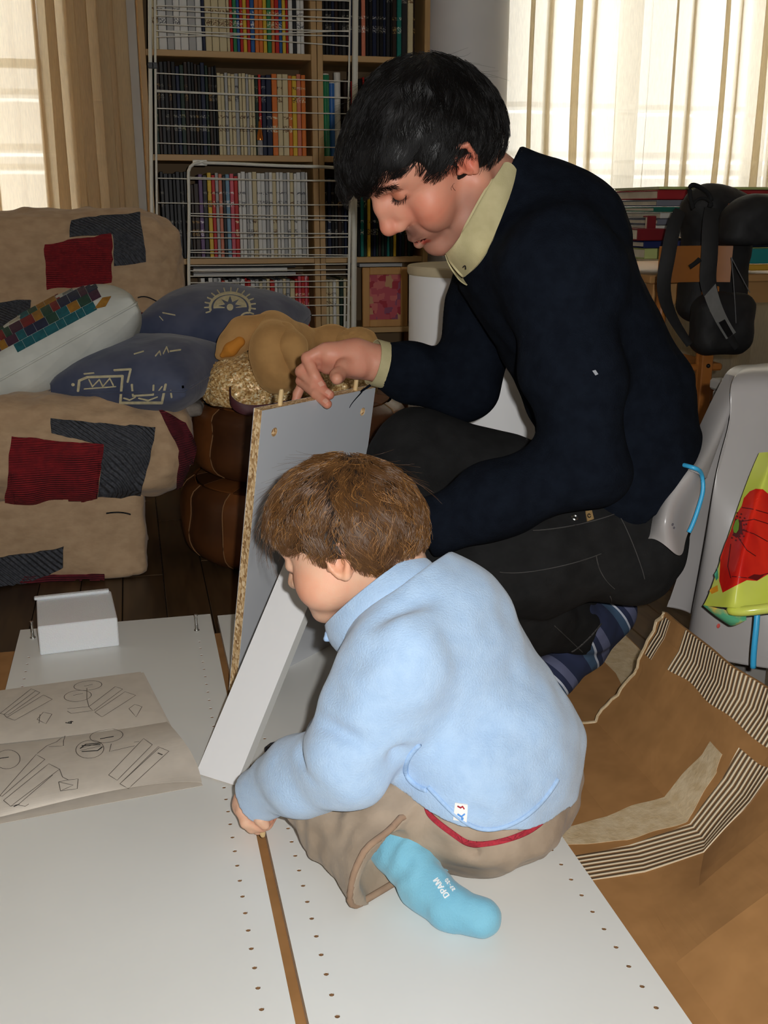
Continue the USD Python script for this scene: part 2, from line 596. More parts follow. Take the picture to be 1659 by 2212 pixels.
M_pane = raw('window_glass', {'t': ('transparent_bsdf', {}), 'g': ('glossy_bsdf', {'roughness': .02}), 'f': ('fresnel', {'IOR': 1.45}), 'm': ('mix_closure', {})},
             [('f.fac', 'm.fac'), ('t.BSDF', 'm.closure1'), ('g.BSDF', 'm.closure2')], 'm.closure')
for k, (w, cols) in enumerate(((WL, 2), (WR, 3))):
    wt = thing(f'window_{k + 1}', None, None, ((w[0] + w[1]) / 2, Y1 + .12, w[2]), kind='structure')
    fr = [box((w[0], Y1 + .09, w[2]), (w[0] + .06, Y1 + .15, w[3]), .006), box((w[1] - .06, Y1 + .09, w[2]), (w[1], Y1 + .15, w[3]), .006),
          box((w[0], Y1 + .09, w[2]), (w[1], Y1 + .15, w[2] + .06), .006), box((w[0], Y1 + .09, w[3] - .06), (w[1], Y1 + .15, w[3]), .006)]
    obj('frame', join(*fr), M_gloss, wt)
    step = (w[1] - w[0]) / cols
    for i in range(1, cols):
        obj('mullion', box((w[0] + i * step - .045, Y1 + .095, w[2] + .06), (w[0] + i * step + .045, Y1 + .145, w[3] - .06), .006), M_gloss, wt)
    for i in range(cols):
        obj('glazing_bar', box((w[0] + i * step + .045, Y1 + .10, w[2] + 1.02), (w[0] + (i + 1) * step - .045, Y1 + .14, w[2] + 1.05), .004), M_gloss, wt)
        obj('pane', box((w[0] + i * step + .03, Y1 + .118, w[2] + .04), (w[0] + (i + 1) * step - .03, Y1 + .122, w[3] - .04)), M_pane, wt)
    obj('window_sill', box((w[0] - .04, Y1 - .04, w[2] - .03), (w[1] + .04, Y1 + .1, w[2]), .006), M_gloss, wt)

# the house across the street, seen blurred through the sheer cloth
M_fac = mat('pale_stucco', (226, 216, 200), (236, 228, 214), scale=2, rough=.9)
M_brick = mat('facade_brick', (196, 132, 96), (176, 112, 80), scale=12, rough=.9)
M_dark = mat('facade_glass', (120, 126, 132), rough=.2)
fa = thing('apartment_house', 'pale house across the street seen blurred through the window curtains', 'building', (1, 14, -4))
obj('wall', box((-12, 14, -4), (16, 16, .4)), M_fac, fa)
for bx in (-10, -6.2, -2.4, 1.4, 5.2, 9.0, 12.8):
    obj('brick_pier', box((bx, 13.9, -4), (bx + .7, 14.02, .4), .02), M_brick, fa)
    for bz in (-3.4, -.9):
        wf = obj('window_frame', box((bx + 1.3, 13.93, bz), (bx + 2.9, 14.0, bz + 1.2), .02), M_gloss, fa)
        obj('pane', box((bx + 1.4, 13.91, bz + .1), (bx + 2.8, 13.935, bz + 1.1)), M_dark, wf)
obj('cornice', box((-12.1, 13.7, .4), (16.1, 14.2, .62), .05), M_fac, fa)

# ---------------------------------------------------------------- curtains: sheer wool-white cloth in deep folds, woven bands across
def curtain_mat(name, a, tr, tl):
    n = {'g': ('geometry', {}), 's': ('separate_xyz', {}), 'tc': ('texture_coordinate', {}), 'n': ('noise_texture', {'scale': 260.0, 'detail': 2.0}),
         'd': ('diffuse_bsdf', {}), 't': ('translucent_bsdf', {}), 'x': ('transparent_bsdf', {'color': (1, .97, .9)}),
         'col': ('rgb_ramp', {'ramp': [(.3, lin(a)), (.7, lin(tuple(A(a) * .95)))]}), 'mp': ('mapping', {'scale': (1, 1, .12)}),
         'm1': ('mix_closure', {'fac': tl}), 'm2': ('mix_closure', {})}
    l = [('tc.object', 'mp.vector'), ('mp.vector', 'n.vector'), ('n.fac', 'col.fac'), ('col.color', 'd.color'), ('col.color', 't.color'),
         ('d.BSDF', 'm1.closure1'), ('t.BSDF', 'm1.closure2'), ('g.position', 's.vector')]
    # bands: openwork where more light comes straight through, with closer-woven lines beside them
    n['z'] = ('map_range', {'from_min': .6, 'from_max': 1.6, 'to_min': 0.0, 'to_max': 1.0})
    base = tr
    st = [(0, base)]
    for zb, wd, v in ((1.212, .011, .03), (1.185, .006, base * 2.2), (1.03, .012, .03), (1.003, .007, base * 2.4), (.965, .010, .03), (.945, .006, base * 2.0)):
        u, q = zb - .6, wd / 1.0
        st += [(u - q, base), (u - q + .002, v), (u + q - .002, v), (u + q, base)]
    st += [(1, base)]
    n['r'] = ('rgb_ramp', {'ramp': [(p, (v, v, v)) for p, v in sorted(st)]})
    l += [('s.z', 'z.value'), ('z.result', 'r.fac'), ('r.color', 'm2.fac'), ('m1.closure', 'm2.closure1'), ('x.BSDF', 'm2.closure2')]
    return raw(name, n, l, 'm2.closure')


M_cur = curtain_mat('sheer_curtain_cloth', (244, 234, 212), .07, .70)
M_curL = curtain_mat('lined_curtain_cloth', (240, 220, 184), .06, .5)
M_metal = mat('brushed_steel', (190, 190, 188), rough=.3, metallic=1.0)


def curtain(name, label, knots, y, z0, z1, m, seed, rodx):
    """knots: (x along the rod, fold depth, fold pitch) - the cloth runs in S folds between them."""
    r = np.random.default_rng(seed)
    t = thing(name, label, 'curtain', (knots[0][0], y, z0))
    pts = []
    ph = 0.0
    kx, kd, kp = (A([q[i] for q in knots]) for i in range(3))
    for x in np.arange(kx[0], kx[-1], .0035):
        d, p = np.interp(x, kx, kd), np.interp(x, kx, kp)
        ph += .0035 / p * 2 * math.pi
        pts.append((x, ph, d))
    pts = A(pts)
    zs = np.r_[np.linspace(z0, z0 + .5, 6), np.linspace(z0 + .6, z1, 16)]
    P = np.zeros((len(pts), len(zs), 3))
    for j, z in enumerate(zs):
        w = .75 + .35 * (z1 - z) / (z1 - z0)
        wob = (meshkit.noise(np.c_[pts[:, 0] * 5, np.full(len(pts), z * .8), np.full(len(pts), seed)]) - .5)
        phs = pts[:, 1] + wob * 2.2
        gather = np.where(pts[:, 2] > .02, .55 + 1.7 * meshkit.noise(np.c_[pts[:, 0] * 9, np.full(len(pts), z * .25), np.full(len(pts), seed + 5.5)]), 1.0)
        P[:, j, 0] = pts[:, 0] + .55 * pts[:, 2] * gather * w * np.sin(2 * phs) + .03 * (wob)
        P[:, j, 1] = y + .85 * pts[:, 2] * w * np.sin(phs) + .02 * wob
        P[:, j, 2] = z
    f = grid_faces(*P.shape[:2])
    obj('cloth', trimesh.Trimesh(P.reshape(-1, 3), f, process=False), m, t, smooth=True)
    obj('rod', tube([(rodx[0], y, z1 + .02), (rodx[1], y, z1 + .02)], .011, 12), M_metal, t, smooth=40)
    for x in np.linspace(kx[0] + .02, kx[-1] - .02, 9):
        a = np.linspace(0, 2 * math.pi, 17)
        obj('ring', tube(np.c_[np.full(17, x), y + .019 * np.cos(a), z1 + .016 + .019 * np.sin(a)], .0025, 6, False), M_metal, t, smooth=True)


curtain('sheer_curtain', 'cream curtain on the left, half lit by the window behind the sofa', [(-1.5, .03, .16), (-.45, .03, .18), (-.36, .008, .2), (-.22, .04, .10), (.03, .035, .10)], 4.10, .05, 2.5, M_curL, 3, (-1.7, .06))
curtain('sheer_curtain', 'cream sheer curtain on the right, bright with daylight, above the table', [(1.41, .040, .21), (1.58, .045, .19), (1.86, .046, .17), (1.915, .006, .25), (2.04, .006, .25), (2.09, .040, .20), (2.36, .046, .18), (2.8, .040, .2), (3.3, .04, .2)], 4.12, .05, 2.5, M_cur, 11, (1.38, 3.4))

# ---------------------------------------------------------------- round column and white cabinet at the end of the bookcase
M_white = mat('white_column_paint', (234, 233, 234), (228, 228, 230), scale=5, rough=.5, bump=.04, bscale=90)
col = thing('column', 'round white column rising behind the man from beside the bookcase', 'column', (1.235, 3.96, 0), kind='structure')
obj('shaft', lathe([(0, 0), (.158, 0), (.158, 2.75), (0, 2.75)], (1.235, 3.96, 0), 64), M_white, col, smooth=40)
obj('base', lathe([(0, 0), (.175, 0), (.175, .09), (.158, .1), (0, .1)], (1.235, 3.96, 0), 48), M_white, col, smooth=40)
M_cab = mat('white_lacquer', (244, 244, 244), rough=.5)
M_dtop = mat('beige_table_top', (206, 192, 160), (198, 184, 152), scale=14, rough=.5)
dc = at(1074, 560, 2.36)
dz = dc[2] - .012
dp = thing('drum_table', 'round white drum table with a beige top behind the man, beside the leather poufs', 'drum table', A([dc[0], dc[1], 0]))
obj('drum', lathe([(0, .002), (.196, .002), (.198, .006), (.198, dz - .02), (0, dz - .02)], (dc[0], dc[1], 0), 72), M_cab, dp, smooth=40)
obj('table_top', lathe([(0, dz - .0199), (.200, dz - .0199), (.202, dz - .016), (.202, dz - .003), (.199, dz), (0, dz)], (dc[0], dc[1], 0), 72), M_dtop, dp, smooth=40)

# ---------------------------------------------------------------- bookcase
M_birch = mat('birch_veneer', (196, 160, 108), (182, 145, 96), scale=14, stretch=(1, 1, .15), rough=.5, bump=.03, bscale=60)
M_birchX = mat('birch_shelf', (200, 164, 112), (186, 149, 99), scale=14, stretch=(.12, 1, 1), rough=.5, bump=.03, bscale=60)
M_back = mat('bookcase_back', (120, 96, 64), rough=.7)
BY, BD = 3.80, .28
SH = [.055, .403, .655, .998, 1.325, 1.665, 2.0]


def bookcase(x0, x1, label):
    t = thing('bookcase', label, 'bookcase', ((x0 + x1) / 2, BY + BD / 2, 0))
    obj('side_panel', box((x0, BY, 0), (x0 + .019, BY + BD, 2.2), .0015), M_birch, t)
    obj('side_panel', box((x1 - .019, BY, 0), (x1, BY + BD, 2.2), .0015), M_birch, t)
    for z in SH:
        obj('shelf', box((x0 + .019, BY + .004, z - .02), (x1 - .019, BY + BD - .006, z), .0015), M_birchX, t)
    obj('top', box((x0 + .019, BY, 2.18), (x1 - .019, BY + BD, 2.2), .001), M_birchX, t)
    obj('plinth', box((x0 + .019, BY + .012, 0), (x1 - .019, BY + .026, .034)), M_birchX, t)
    obj('back_panel', box((x0 + .01, BY + BD - .006, .02), (x1 - .01, BY + BD, 2.19)), M_back, t)


bookcase(.076, .662, 'birch bookcase, the wider left one, full of books behind the drying rack')
bookcase(.664, 1.06, 'birch bookcase, the narrower right one, beside the round white column')

# books: one mesh each, spine to the front; a printed title block is part of the cover's print
def cover(name, a, title, where=.5, size=.5):
    n = {'tc': ('texture_coordinate', {}), 's': ('separate_xyz', {}), 'r': ('rgb_ramp', {'interpolate': False, 'ramp': [(0, lin(a)), (where - .05, lin(title)), (where + .02, lin(a)), (where + .09, lin(title)), (where + .12, lin(a))]}),
         'm': ('map_range', {'from_min': 0.0, 'from_max': .30}), 'w': ('noise_texture', {'scale': 220.0, 'detail': 1.0}), 'q': ('rgb_ramp', {'ramp': [(.45, (0, 0, 0)), (.52, (1, 1, 1))]}),
         'x': ('mix_color', {'blend_type': 'mix', 'b': lin(a)}), 'p': ('principled_bsdf', {'roughness': .42, 'specular_ior_level': .25})}
    l = [('tc.object', 's.vector'), ('s.z', 'm.value'), ('m.result', 'r.fac'), ('tc.object', 'w.vector'), ('w.fac', 'q.fac'), ('q.color', 'x.fac'), ('r.color', 'x.a'), ('x.result', 'p.base_color')]
    return raw(name, n, l, 'p.BSDF')


BC = {'black': ((20, 19, 20), (120, 116, 106)), 'dark brown': ((52, 36, 28), (150, 120, 70)), 'dark green': ((28, 52, 40), (150, 150, 110)), 'dark blue': ((30, 38, 66), (170, 170, 170)),
      'charcoal': ((42, 42, 44), (130, 126, 118)), 'cream': ((214, 200, 160), (120, 90, 60)), 'white': ((226, 226, 222), (120, 120, 124)), 'pale grey': ((176, 178, 178), (90, 90, 96)), 'red': ((196, 44, 38), (232, 210, 170)),
      'orange': ((222, 120, 50), (240, 220, 180)), 'yellow': ((222, 186, 60), (90, 60, 40)), 'green': ((44, 128, 80), (220, 220, 190)), 'blue': ((44, 96, 160), (220, 225, 230)),
      'pink': ((214, 96, 112), (240, 220, 220)), 'light blue': ((124, 164, 190), (240, 240, 240)), 'salmon': ((214, 128, 100), (250, 230, 220)), 'purple': ((110, 84, 130), (220, 210, 230)), 'teal': ((30, 120, 110), (210, 220, 210))}
BMAT = {k: [cover('book_' + k.replace(' ', '_') + '_' + 'ab'[i], a, t, (.62, .3)[i]) for i in (0, 1)] for k, (a, t) in BC.items()}
M_page = mat('book_pages', (226, 216, 194), (208, 196, 172), scale=300, stretch=(1, .05, .05), rough=.8)
_ord = ['first', 'second', 'third', 'fourth', 'fifth', 'sixth', 'seventh', 'eighth', 'ninth', 'tenth', 'eleventh', 'twelfth', 'thirteenth', 'fourteenth', 'fifteenth', 'sixteenth', 'seventeenth', 'eighteenth', 'nineteenth', 'twentieth']
_cnt = {}


def book(x, w, z, h, colour, shelf, depth=.19, lie=False, inset=.0):
    k = _cnt.get((colour, shelf), 0)
    _cnt[(colour, shelf)] = k + 1
    nth = _ord[k] if k < 20 else f'{k + 1}th'
    y = BY + .012 + inset
    if lie:
        m = join(box((x, y, z), (x + w, y + depth, z + .003), .0008), box((x, y, z + h - .003), (x + w, y + depth, z + h), .0008), box((x, y, z + .002), (x + w, y + .003, z + h - .002)), box((x + .004, y + .002, z + .003), (x + w - .004, y + depth - .004, z + h - .003)))
        lab = f'{colour} book lying in the flat pile over {shelf.replace("on ", "")}'
    else:
        e = .0022
        m = join(box((x + .0004, y, z), (x + e, y + depth, z + h), .0007), box((x + w - e, y, z), (x + w - .0004, y + depth, z + h), .0007),
                 box((x + e * .6, y - .0015, z), (x + w - e * .6, y + .0025, z + h), .001), box((x + e, y + .002, z + .004), (x + w - e, y + depth - .004, z + h - .004)))
        lab = f'{nth} {colour} book from the left, upright on {shelf}'
    obj('book', m, BMAT[colour][int(rng.integers(2))], label=lab, cat='book', group=f'books on {shelf}')


def shelf_run(x, xlim, z, spec, shelf, hmax):
    """spec: (colours, thickness, height) runs, each cycled until its x end."""
    x = max(x, .0965 if x < .6 else .6845)
    for xe, cols, th, hh, var in spec:
        i, xe = 0, min(xe, xlim)
        while x < xe - .004:
            w = th * (.8 + .45 * rng.random())
            w = min(w, xe - x)
            if xe - x - w < .004:
                w = xe - x
            h = min(hh * (1 - var * rng.random()), hmax - .012)
            book(x, w - .0006, z + .0005, h, cols[i % len(cols)], shelf, .17 + .04 * rng.random(), inset=.012 * rng.random())
            x += w
            i += 1


L0, L1 = .097, .641
lx = lambda px, y=200: on(px, y, 1, BY)[0]
shelf_run(lx(335), L1, SH[4], [(lx(350), ['cream'], .02, .27, 0), (lx(443), ['white', 'pale grey', 'white'], .022, .30, .02), (lx(450), ['dark blue'], .011, .30, 0), (lx(503), ['cream'], .026, .28, .05),
          (lx(628), ['red', 'green', 'blue', 'red', 'yellow', 'red', 'blue', 'orange', 'orange', 'yellow', 'green', 'orange', 'red', 'blue', 'yellow'], .0125, .295, .04), (lx(662), ['white', 'charcoal', 'white'], .013, .29, .06)], 'the fifth shelf of the left bookcase', .33)
shelf_run(lx(333), L1, SH[3], [(lx(470), ['dark green', 'dark brown', 'charcoal', 'black', 'dark brown', 'black', 'dark blue'], .0125, .295, .06), (lx(552), ['cream', 'cream', 'pale grey'], .0115, .262, .02), (lx(566), ['dark green', 'red'], .011, .26, .02),
          (lx(588), ['dark blue'], .017, .26, .02), (lx(600), ['orange'], .018, .262, 0), (lx(624), ['cream'], .02, .262, 0), (lx(662), ['orange', 'yellow', 'salmon'], .0135, .265, .03)], 'the fourth shelf of the left bookcase', .32)
shelf_run(lx(335), L1, SH[2], [(lx(402), ['black', 'charcoal', 'black'], .0125, .29, .05), (lx(420), ['dark brown'], .013, .25, .05), (lx(508), ['purple', 'charcoal', 'yellow', 'red', 'pale grey', 'salmon', 'charcoal', 'light blue', 'pink', 'red'], .0125, .285, .04),
          (lx(662), ['white', 'white', 'pale grey', 'white', 'cream'], .0125, .29, .02)], 'the third shelf of the left bookcase', .33)
shelf_run(lx(415), L1, SH[1], [(lx(520), ['white', 'charcoal', 'white', 'pale grey', 'white', 'red'], .0145, .185, .06), (lx(636), ['red', 'white', 'pale grey', 'cream', 'pale grey', 'cream'], .0145, .18, .05), (lx(662), ['pink', 'red'], .012, .19, .03)], 'the second shelf of the left bookcase', .24)
for i, (w, h, c) in enumerate(((.36, .011, 'pale grey'), (.33, .013, 'white'), (.36, .009, 'charcoal'))):
    book(.215, w, SH[1] + .1905 + i * .0137, h, c, 'on the second shelf of the left bookcase', .19, lie=True)
R0, R1 = .684, 1.04
shelf_run(lx(692), R1, SH[4], [(lx(775), ['black', 'charcoal', 'black', 'dark blue', 'dark brown'], .0125, .29, .05), (lx(800), ['black', 'salmon', 'black'], .014, .30, .03), (lx(850), ['black', 'dark blue', 'charcoal'], .0115, .285, .04), (R1 - .03, ['dark brown', 'teal', 'charcoal', 'cream'], .017, .27, .1)], 'the fifth shelf of the right bookcase', .33)
shelf_run(lx(745), R1, SH[3], [(lx(790), ['dark brown', 'black', 'red'], .014, .26, .06), (R1 - .06, ['dark green', 'white', 'dark brown', 'pale grey', 'black'], .017, .27, .12)], 'the fourth shelf of the right bookcase', .32)
shelf_run(lx(692), R1, SH[2], [(lx(700), ['red'], .012, .29, 0), (lx(765), ['black', 'dark blue', 'black', 'charcoal', 'dark brown'], .0115, .28, .05), (R1 - .03, ['dark green', 'black', 'teal', 'dark green', 'yellow', 'black', 'dark blue', 'dark green', 'dark brown'], .0105, .25, .12)], 'the third shelf of the right bookcase', .33)
shelf_run(lx(690), R1, SH[1], [(lx(700), ['teal'], .012, .19, 0), (lx(768), ['cream', 'cream', 'white', 'cream', 'dark green', 'cream'], .0125, .178, .05)], 'the second shelf of the right bookcase', .24)

# things standing among the books
M_gt = mat('green_foil', (20, 130, 84), rough=.18, coat_weight=.6)
M_bt = mat('blue_paper', (40, 104, 176), rough=.35)
M_wt = mat('white_paper', (224, 220, 210), rough=.5)
zz = SH[3]
for (px, r, h, m, lab, y) in ((707, .014, .265, M_gt, 'shiny green paper roll standing on the right bookcase', .03), (722, .013, .24, M_bt, 'blue paper roll leaning beside the green roll', .045)):
    x = lx(px, 260)
    t = thing('paper_roll', lab, 'paper roll', (x, BY + y, zz))
    obj('roll', lathe([(r * .35, 0), (r, 0), (r, h), (r * .35, h), (r * .35, 0)], (x, BY + y, zz), 20), m, t, smooth=40)
    obj('end_cap', lathe([(0, h - .004), (r * .9, h - .004), (r * .9, h + .004), (0, h + .004)], (x, BY + y, zz), 16), M_wt, t)
x = lx(733, 190)
t = thing('paper_roll', 'white printed paper roll beside the blue roll on the right bookcase', 'paper roll', (x, BY + .04, zz))
obj('roll', lathe([(.004, 0), (.012, 0), (.012, .275), (.004, .275), (.004, 0)], (x, BY + .04, zz), 20), M_wt, t, smooth=40)
# the little glass bottle with a copper neck
x = lx(562, 300)
t = thing('bottle', 'tiny clear bottle with a gleaming copper neck before the books', 'bottle', (x, BY + .004, zz))
M_cop = mat('copper', (214, 128, 60), rough=.2, metallic=1.0)
M_gls = mat('smoke_glass', (150, 150, 155), rough=.1, coat_weight=.5)
obj('flask', lathe([(0, 0), (.009, 0), (.0095, .03), (.0085, .048), (0, .048)], (x, BY + .002, zz + .0005), 20), M_gls, t, smooth=30)
obj('neck', lathe([(0, .048), (.0105, .049), (.0112, .056), (.0085, .075), (.0055, .083), (.0035, .11), (0, .113)], (x, BY + .002, zz), 20), M_cop, t, smooth=30)
# framed picture
p0, p1 = on(783, 578, 1, BY + .01), on(880, 700, 1, BY + .01)
M_art = raw('pink_abstract_print', {'tc': ('texture_coordinate', {}), 'v': ('voronoi_texture', {'scale': 42.0, 'metric': 'chebychev', 'randomness': .8}), 'r': ('rgb_ramp', {'interpolate': False, 'ramp': [(0, lin((196, 92, 104))), (.35, lin((214, 120, 118))), (.55, lin((150, 88, 116))), (.68, lin((206, 160, 120))), (.8, lin((176, 60, 74)))]}), 'sp': ('separate_color', {}), 'p': ('principled_bsdf', {'roughness': .25})},
            [('tc.object', 'v.vector'), ('v.color', 'sp.color'), ('sp.r', 'r.fac'), ('r.color', 'p.base_color')], 'p.BSDF')
t = thing('picture_frame', 'small pine framed pink abstract picture on the right bookcase', 'picture frame', ((p0[0] + p1[0]) / 2, BY + .02, SH[1]))
xa, xb, za, zb = p0[0], p1[0], SH[1] + .001, p0[2]
M_pine = mat('pine_frame', (206, 156, 92), (194, 142, 82), scale=18, stretch=(1, 1, .2), rough=.5)
for q in (box((xa, BY + .006, za), (xa + .026, BY + .024, zb), .002), box((xb - .026, BY + .006, za), (xb, BY + .024, zb), .002), box((xa + .026, BY + .006, za), (xb - .026, BY + .024, za + .026), .002), box((xa + .026, BY + .006, zb - .026), (xb - .026, BY + .024, zb), .002)):
    obj('frame_rail', q, M_pine, t)
obj('picture', box((xa + .024, BY + .012, za + .024), (xb - .024, BY + .016, zb - .024)), M_art, t)
obj('book', box((xa - .01, BY + .012, zb + .002), (xb - .02, BY + .2, zb + .014), .001), BMAT['pale grey'][0], label='thin grey book lying on top of the pink picture frame', cat='book')

# ---------------------------------------------------------------- folding laundry rack leaning before the books
M_enam = mat('white_enamel', (222, 220, 208), rough=.35)
rk = thing('drying_rack', 'folded white wire drying rack standing before the bookcase', 'drying rack', (.42, 3.62, 0))
RY = 3.60
rp = lambda px, py, y=RY: on(px, py, 1, y)
for px in (323, 334):
    obj('post', tube([rp(px, -60), rp(px + 3, 300), rp(px + 8, 700)], .0062 if px < 330 else .004, 10), M_enam, rk, smooth=40)
obj('post', tube([rp(768, -60), rp(766, 300), rp(764, 715)], .0098, 10), M_enam, rk, smooth=40)
obj('post', tube([rp(757, -60, RY - .006), rp(754, 160, RY - .006), rp(752, 240, RY - .006)], .003, 8), M_enam, rk, smooth=40)
for a in range(2):
    p = rp(326 + a * 8, 142)
    obj('hinge', box(p - .009, p + .009, .002), mat('grey_plastic' + 'ab'[a], (70, 72, 76), rough=.5), rk)
wl = [(-14, 2), (12, 22), (20, 40), (34, 47), (52, 68), (66, 78), (80, 66), (66, 100), (158, 176), (195, 212), (198, 211), (234, 246), (271, 281), (309, 319), (385, 390), (438, 443)]
for a, b in wl:
    d = 0 if b < 300 else 0
    obj('wire', tube([rp(337, a), rp(545, (a + b) / 2 + 1.5), rp(756, b)], .0021, 6), M_enam, rk, smooth=True)
# the folded wing in front of it
FY = 3.50
fp = lambda px, py: on(px, py, 1, FY)
obj('wing_frame', tube(curve([fp(409, 640), fp(408, 520), fp(407, 385), fp(410, 362), fp(424, 352), fp(440, 351.5), fp(470, 352.5), fp(560, 356), fp(640, 359), fp(720, 362), fp(752, 366)], 60), .0052, 10), M_enam, rk, smooth=40)
obj('wing_clip', box(fp(416, 345), fp(448, 358) + A([0, .016, 0]), .002), M_enam, rk)
obj('post', tube([fp(757, 366), fp(755, 520), fp(752, 718)], .0048, 10), M_enam, rk, smooth=40)
obj('post', tube([fp(745, 642), fp(744, 716)], .0035, 10), M_enam, rk, smooth=40)
for a, b in [(383, 392), (461, 467), (466, 476), (500, 505), (514, 512), (541, 533), (545, 551), (556, 555), (574, 570), (585, 582), (597, 592), (611, 606), (617, 620), (640, 642), (664, 658), (683, 680), (712, 711)]:
    obj('wire', tube([fp(408, a), fp(560, (a + b) / 2 + 1), fp(752, b)], .0020, 6), M_enam, rk, smooth=True)
for px in (340, 750):
    q = rp(px, 700)
    obj('foot', tube([(q[0], 3.47, .008), (q[0], 3.70, .008)], .008, 8), M_enam, rk, smooth=40)
    obj('leg', tube([(q[0], RY, .008), (q[0], RY, q[2] + .01)], .0062, 8), M_enam, rk, smooth=40)
# ================================================================ the flat-pack boards on the floor
import manifold3d as m3
PT = .022      # top of the boards
M_lam = mat('white_melamine', (231, 231, 226), (226, 226, 221), scale=3, rough=.36, bump=.015, bscale=300)
M_chip = raw('chipboard', {'tc': ('texture_coordinate', {}), 'v': ('voronoi_texture', {'scale': 320.0}), 'mp': ('mapping', {'scale': (1, 1, .55)}), 'sp': ('separate_color', {}),
                           'r': ('rgb_ramp', {'ramp': [(0, lin((150, 112, 70))), (.35, lin((196, 158, 108))), (.7, lin((222, 190, 142))), (1, lin((240, 216, 176)))]}),
                           'p': ('principled_bsdf', {'roughness': .8}), 'b': ('bump', {'strength': .5, 'distance': .001})},
             [('tc.object', 'mp.vector'), ('mp.vector', 'v.vector'), ('v.color', 'sp.color'), ('sp.r', 'r.fac'), ('r.color', 'p.base_color'), ('v.distance', 'b.height'), ('b.normal', 'p.normal')], 'p.BSDF')


def drilled(lo, hi, holes, r=.0030, depth=None):
    b = m3.Manifold.cube(list(A(hi) - A(lo))).translate(list(lo))
    c = m3.CrossSection([[(r * math.cos(a), r * math.sin(a)) for a in np.arange(8) * math.pi / 4]])
    d = hi[2] - lo[2] + .002 if depth is None else depth
    pins = m3.Manifold.batch_boolean([m3.Manifold.extrude(c, d + .001).translate([x, y, hi[2] - d]) for x, y in holes], m3.OpType.Add)
    v, f, _ = meshkit.arrays(b - pins)
    return trimesh.Trimesh(v, f, process=False)


M_chipd = mat('dark_chipboard', (150, 112, 74), (116, 84, 54), scale=300, rough=.9)


def side_board(x0, x1, y0, y1, rows, label, phase):
    t = thing('shelf_side_panel', label, 'panel', ((x0 + x1) / 2, (y0 + y1) / 2, .006))
    ys = [phase + .0320 * k for k in range(-30, 60)]
    holes = [(x, y) for x in rows for y in ys if y0 + .09 < y < y1 - .14]
    obj('laminate', drilled((x0, y0, PT - .0012), (x1, y1, PT), holes), M_lam, t)
    obj('chipboard_core', drilled((x0 + .0004, y0 + .0004, .0062), (x1 - .0004, y1 - .0004, PT - .0013), holes, .0029, .0135), M_chipd, t, label='bare chipboard core with drilled peg holes')
    obj('edge_strip', box((x0 - .0005, y0, .0065), (x0 + .0003, y1, PT - .0002)), M_lam, t)
    return t


side_board(-.256, .1155, .02, 2.045, (-.229, .0842), 'white drilled side board on the left, with the open booklet lying on it', .912)
side_board(.1295, .51, .02, 2.032, (.159, .485), 'white drilled side board on the right, with the small child sitting on it', .820)

# styrofoam crumbs and the two screw bolts on the left board
M_bolt = mat('zinc_bolt', (196, 196, 192), rough=.28, metallic=1.0)
for k, (px, py) in enumerate(((425, 1362), (71, 1378))):
    b = on(px, py, 2, PT)
    t = thing('screw_bolt', ('steel connecting bolt standing upright by the rear right corner of the left board', 'steel connecting bolt standing upright beside the white foam block')[k], 'bolt', b)
    pr = [(0, 0), (.0036, 0), (.0036, .004)] + [q for i in range(5) for q in ((.0027, .004 + i * .002), (.0033, .005 + i * .002))] + [(.0026, .015), (.0026, .027), (.0020, .028), (.0020, .031), (.0034, .0315), (.0034, .0345), (0, .0355)]
    obj('shank', lathe(pr, b, 14), M_bolt, t, smooth=30)
    obj('collar', lathe([(0, 0), (.0055, .0), (.0055, .0015), (0, .0015)], b, 16), M_bolt, t)

# upright shelf board with dowels, held by the man's hand
bX, bZ = A([.749, .662, -.015]), A([.108, -.10, .989])
bX /= np.linalg.norm(bX)
bZ = bZ - bX * (bZ @ bX)
bZ /= np.linalg.norm(bZ)
bY = np.cross(bZ, bX)
BO = A([.131, 1.6565, PT + .001])
BW, BT, BH = .30, .018, .504
Rb = np.stack([bX, bY, bZ])
M_grey = mat('pale_grey_melamine', (196, 199, 203), (190, 193, 198), scale=3, rough=.4)
t = thing('shelf_board', 'upright grey-white chipboard shelf held by the man, dowels in its top edge', 'board', BO)
cam_h = [(.034, BH - .040), (BW - .030, BH - .040)]
b = m3.Manifold.cube([BW, .0009, BH])
for x, z in cam_h:
    b = b - m3.Manifold.cylinder(.004, .0075, .0075, 24).rotate([-90, 0, 0]).translate([x, -.001, z])
v, f, _ = meshkit.arrays(b)
obj('laminate', trimesh.Trimesh(v @ Rb + BO, f, process=False), M_grey, t)
b = m3.Manifold.cube([BW - .0004, BT - .0018, BH - .0002]).translate([.0002, .0009, .0001])
for x, z in cam_h:
    b = b - m3.Manifold.cylinder(.013, .0074, .0074, 24).rotate([-90, 0, 0]).translate([x, -.001, z])
v, f, _ = meshkit.arrays(b)
obj('chipboard_core', trimesh.Trimesh(v @ Rb + BO, f, process=False), M_chip, t, label='raw chipboard core showing along the cut edges')
obj('back_laminate', box((0, BT - .0009, 0), (BW, BT, BH), 0, Rb, BO), M_grey, t)
M_dow = mat('beech_dowel', (232, 204, 152), (216, 184, 130), scale=60, stretch=(1, 1, .1), rough=.6)
for x in (.052, BW - .048):
    p = BO + bX * x + bY * BT / 2 + bZ * (BH - .004)
    obj('dowel', tube([p, p + bZ * .005, p + bZ * .027, p + bZ * .030], [.004, .004, .004, .0026], 12), M_dow, t, smooth=40)

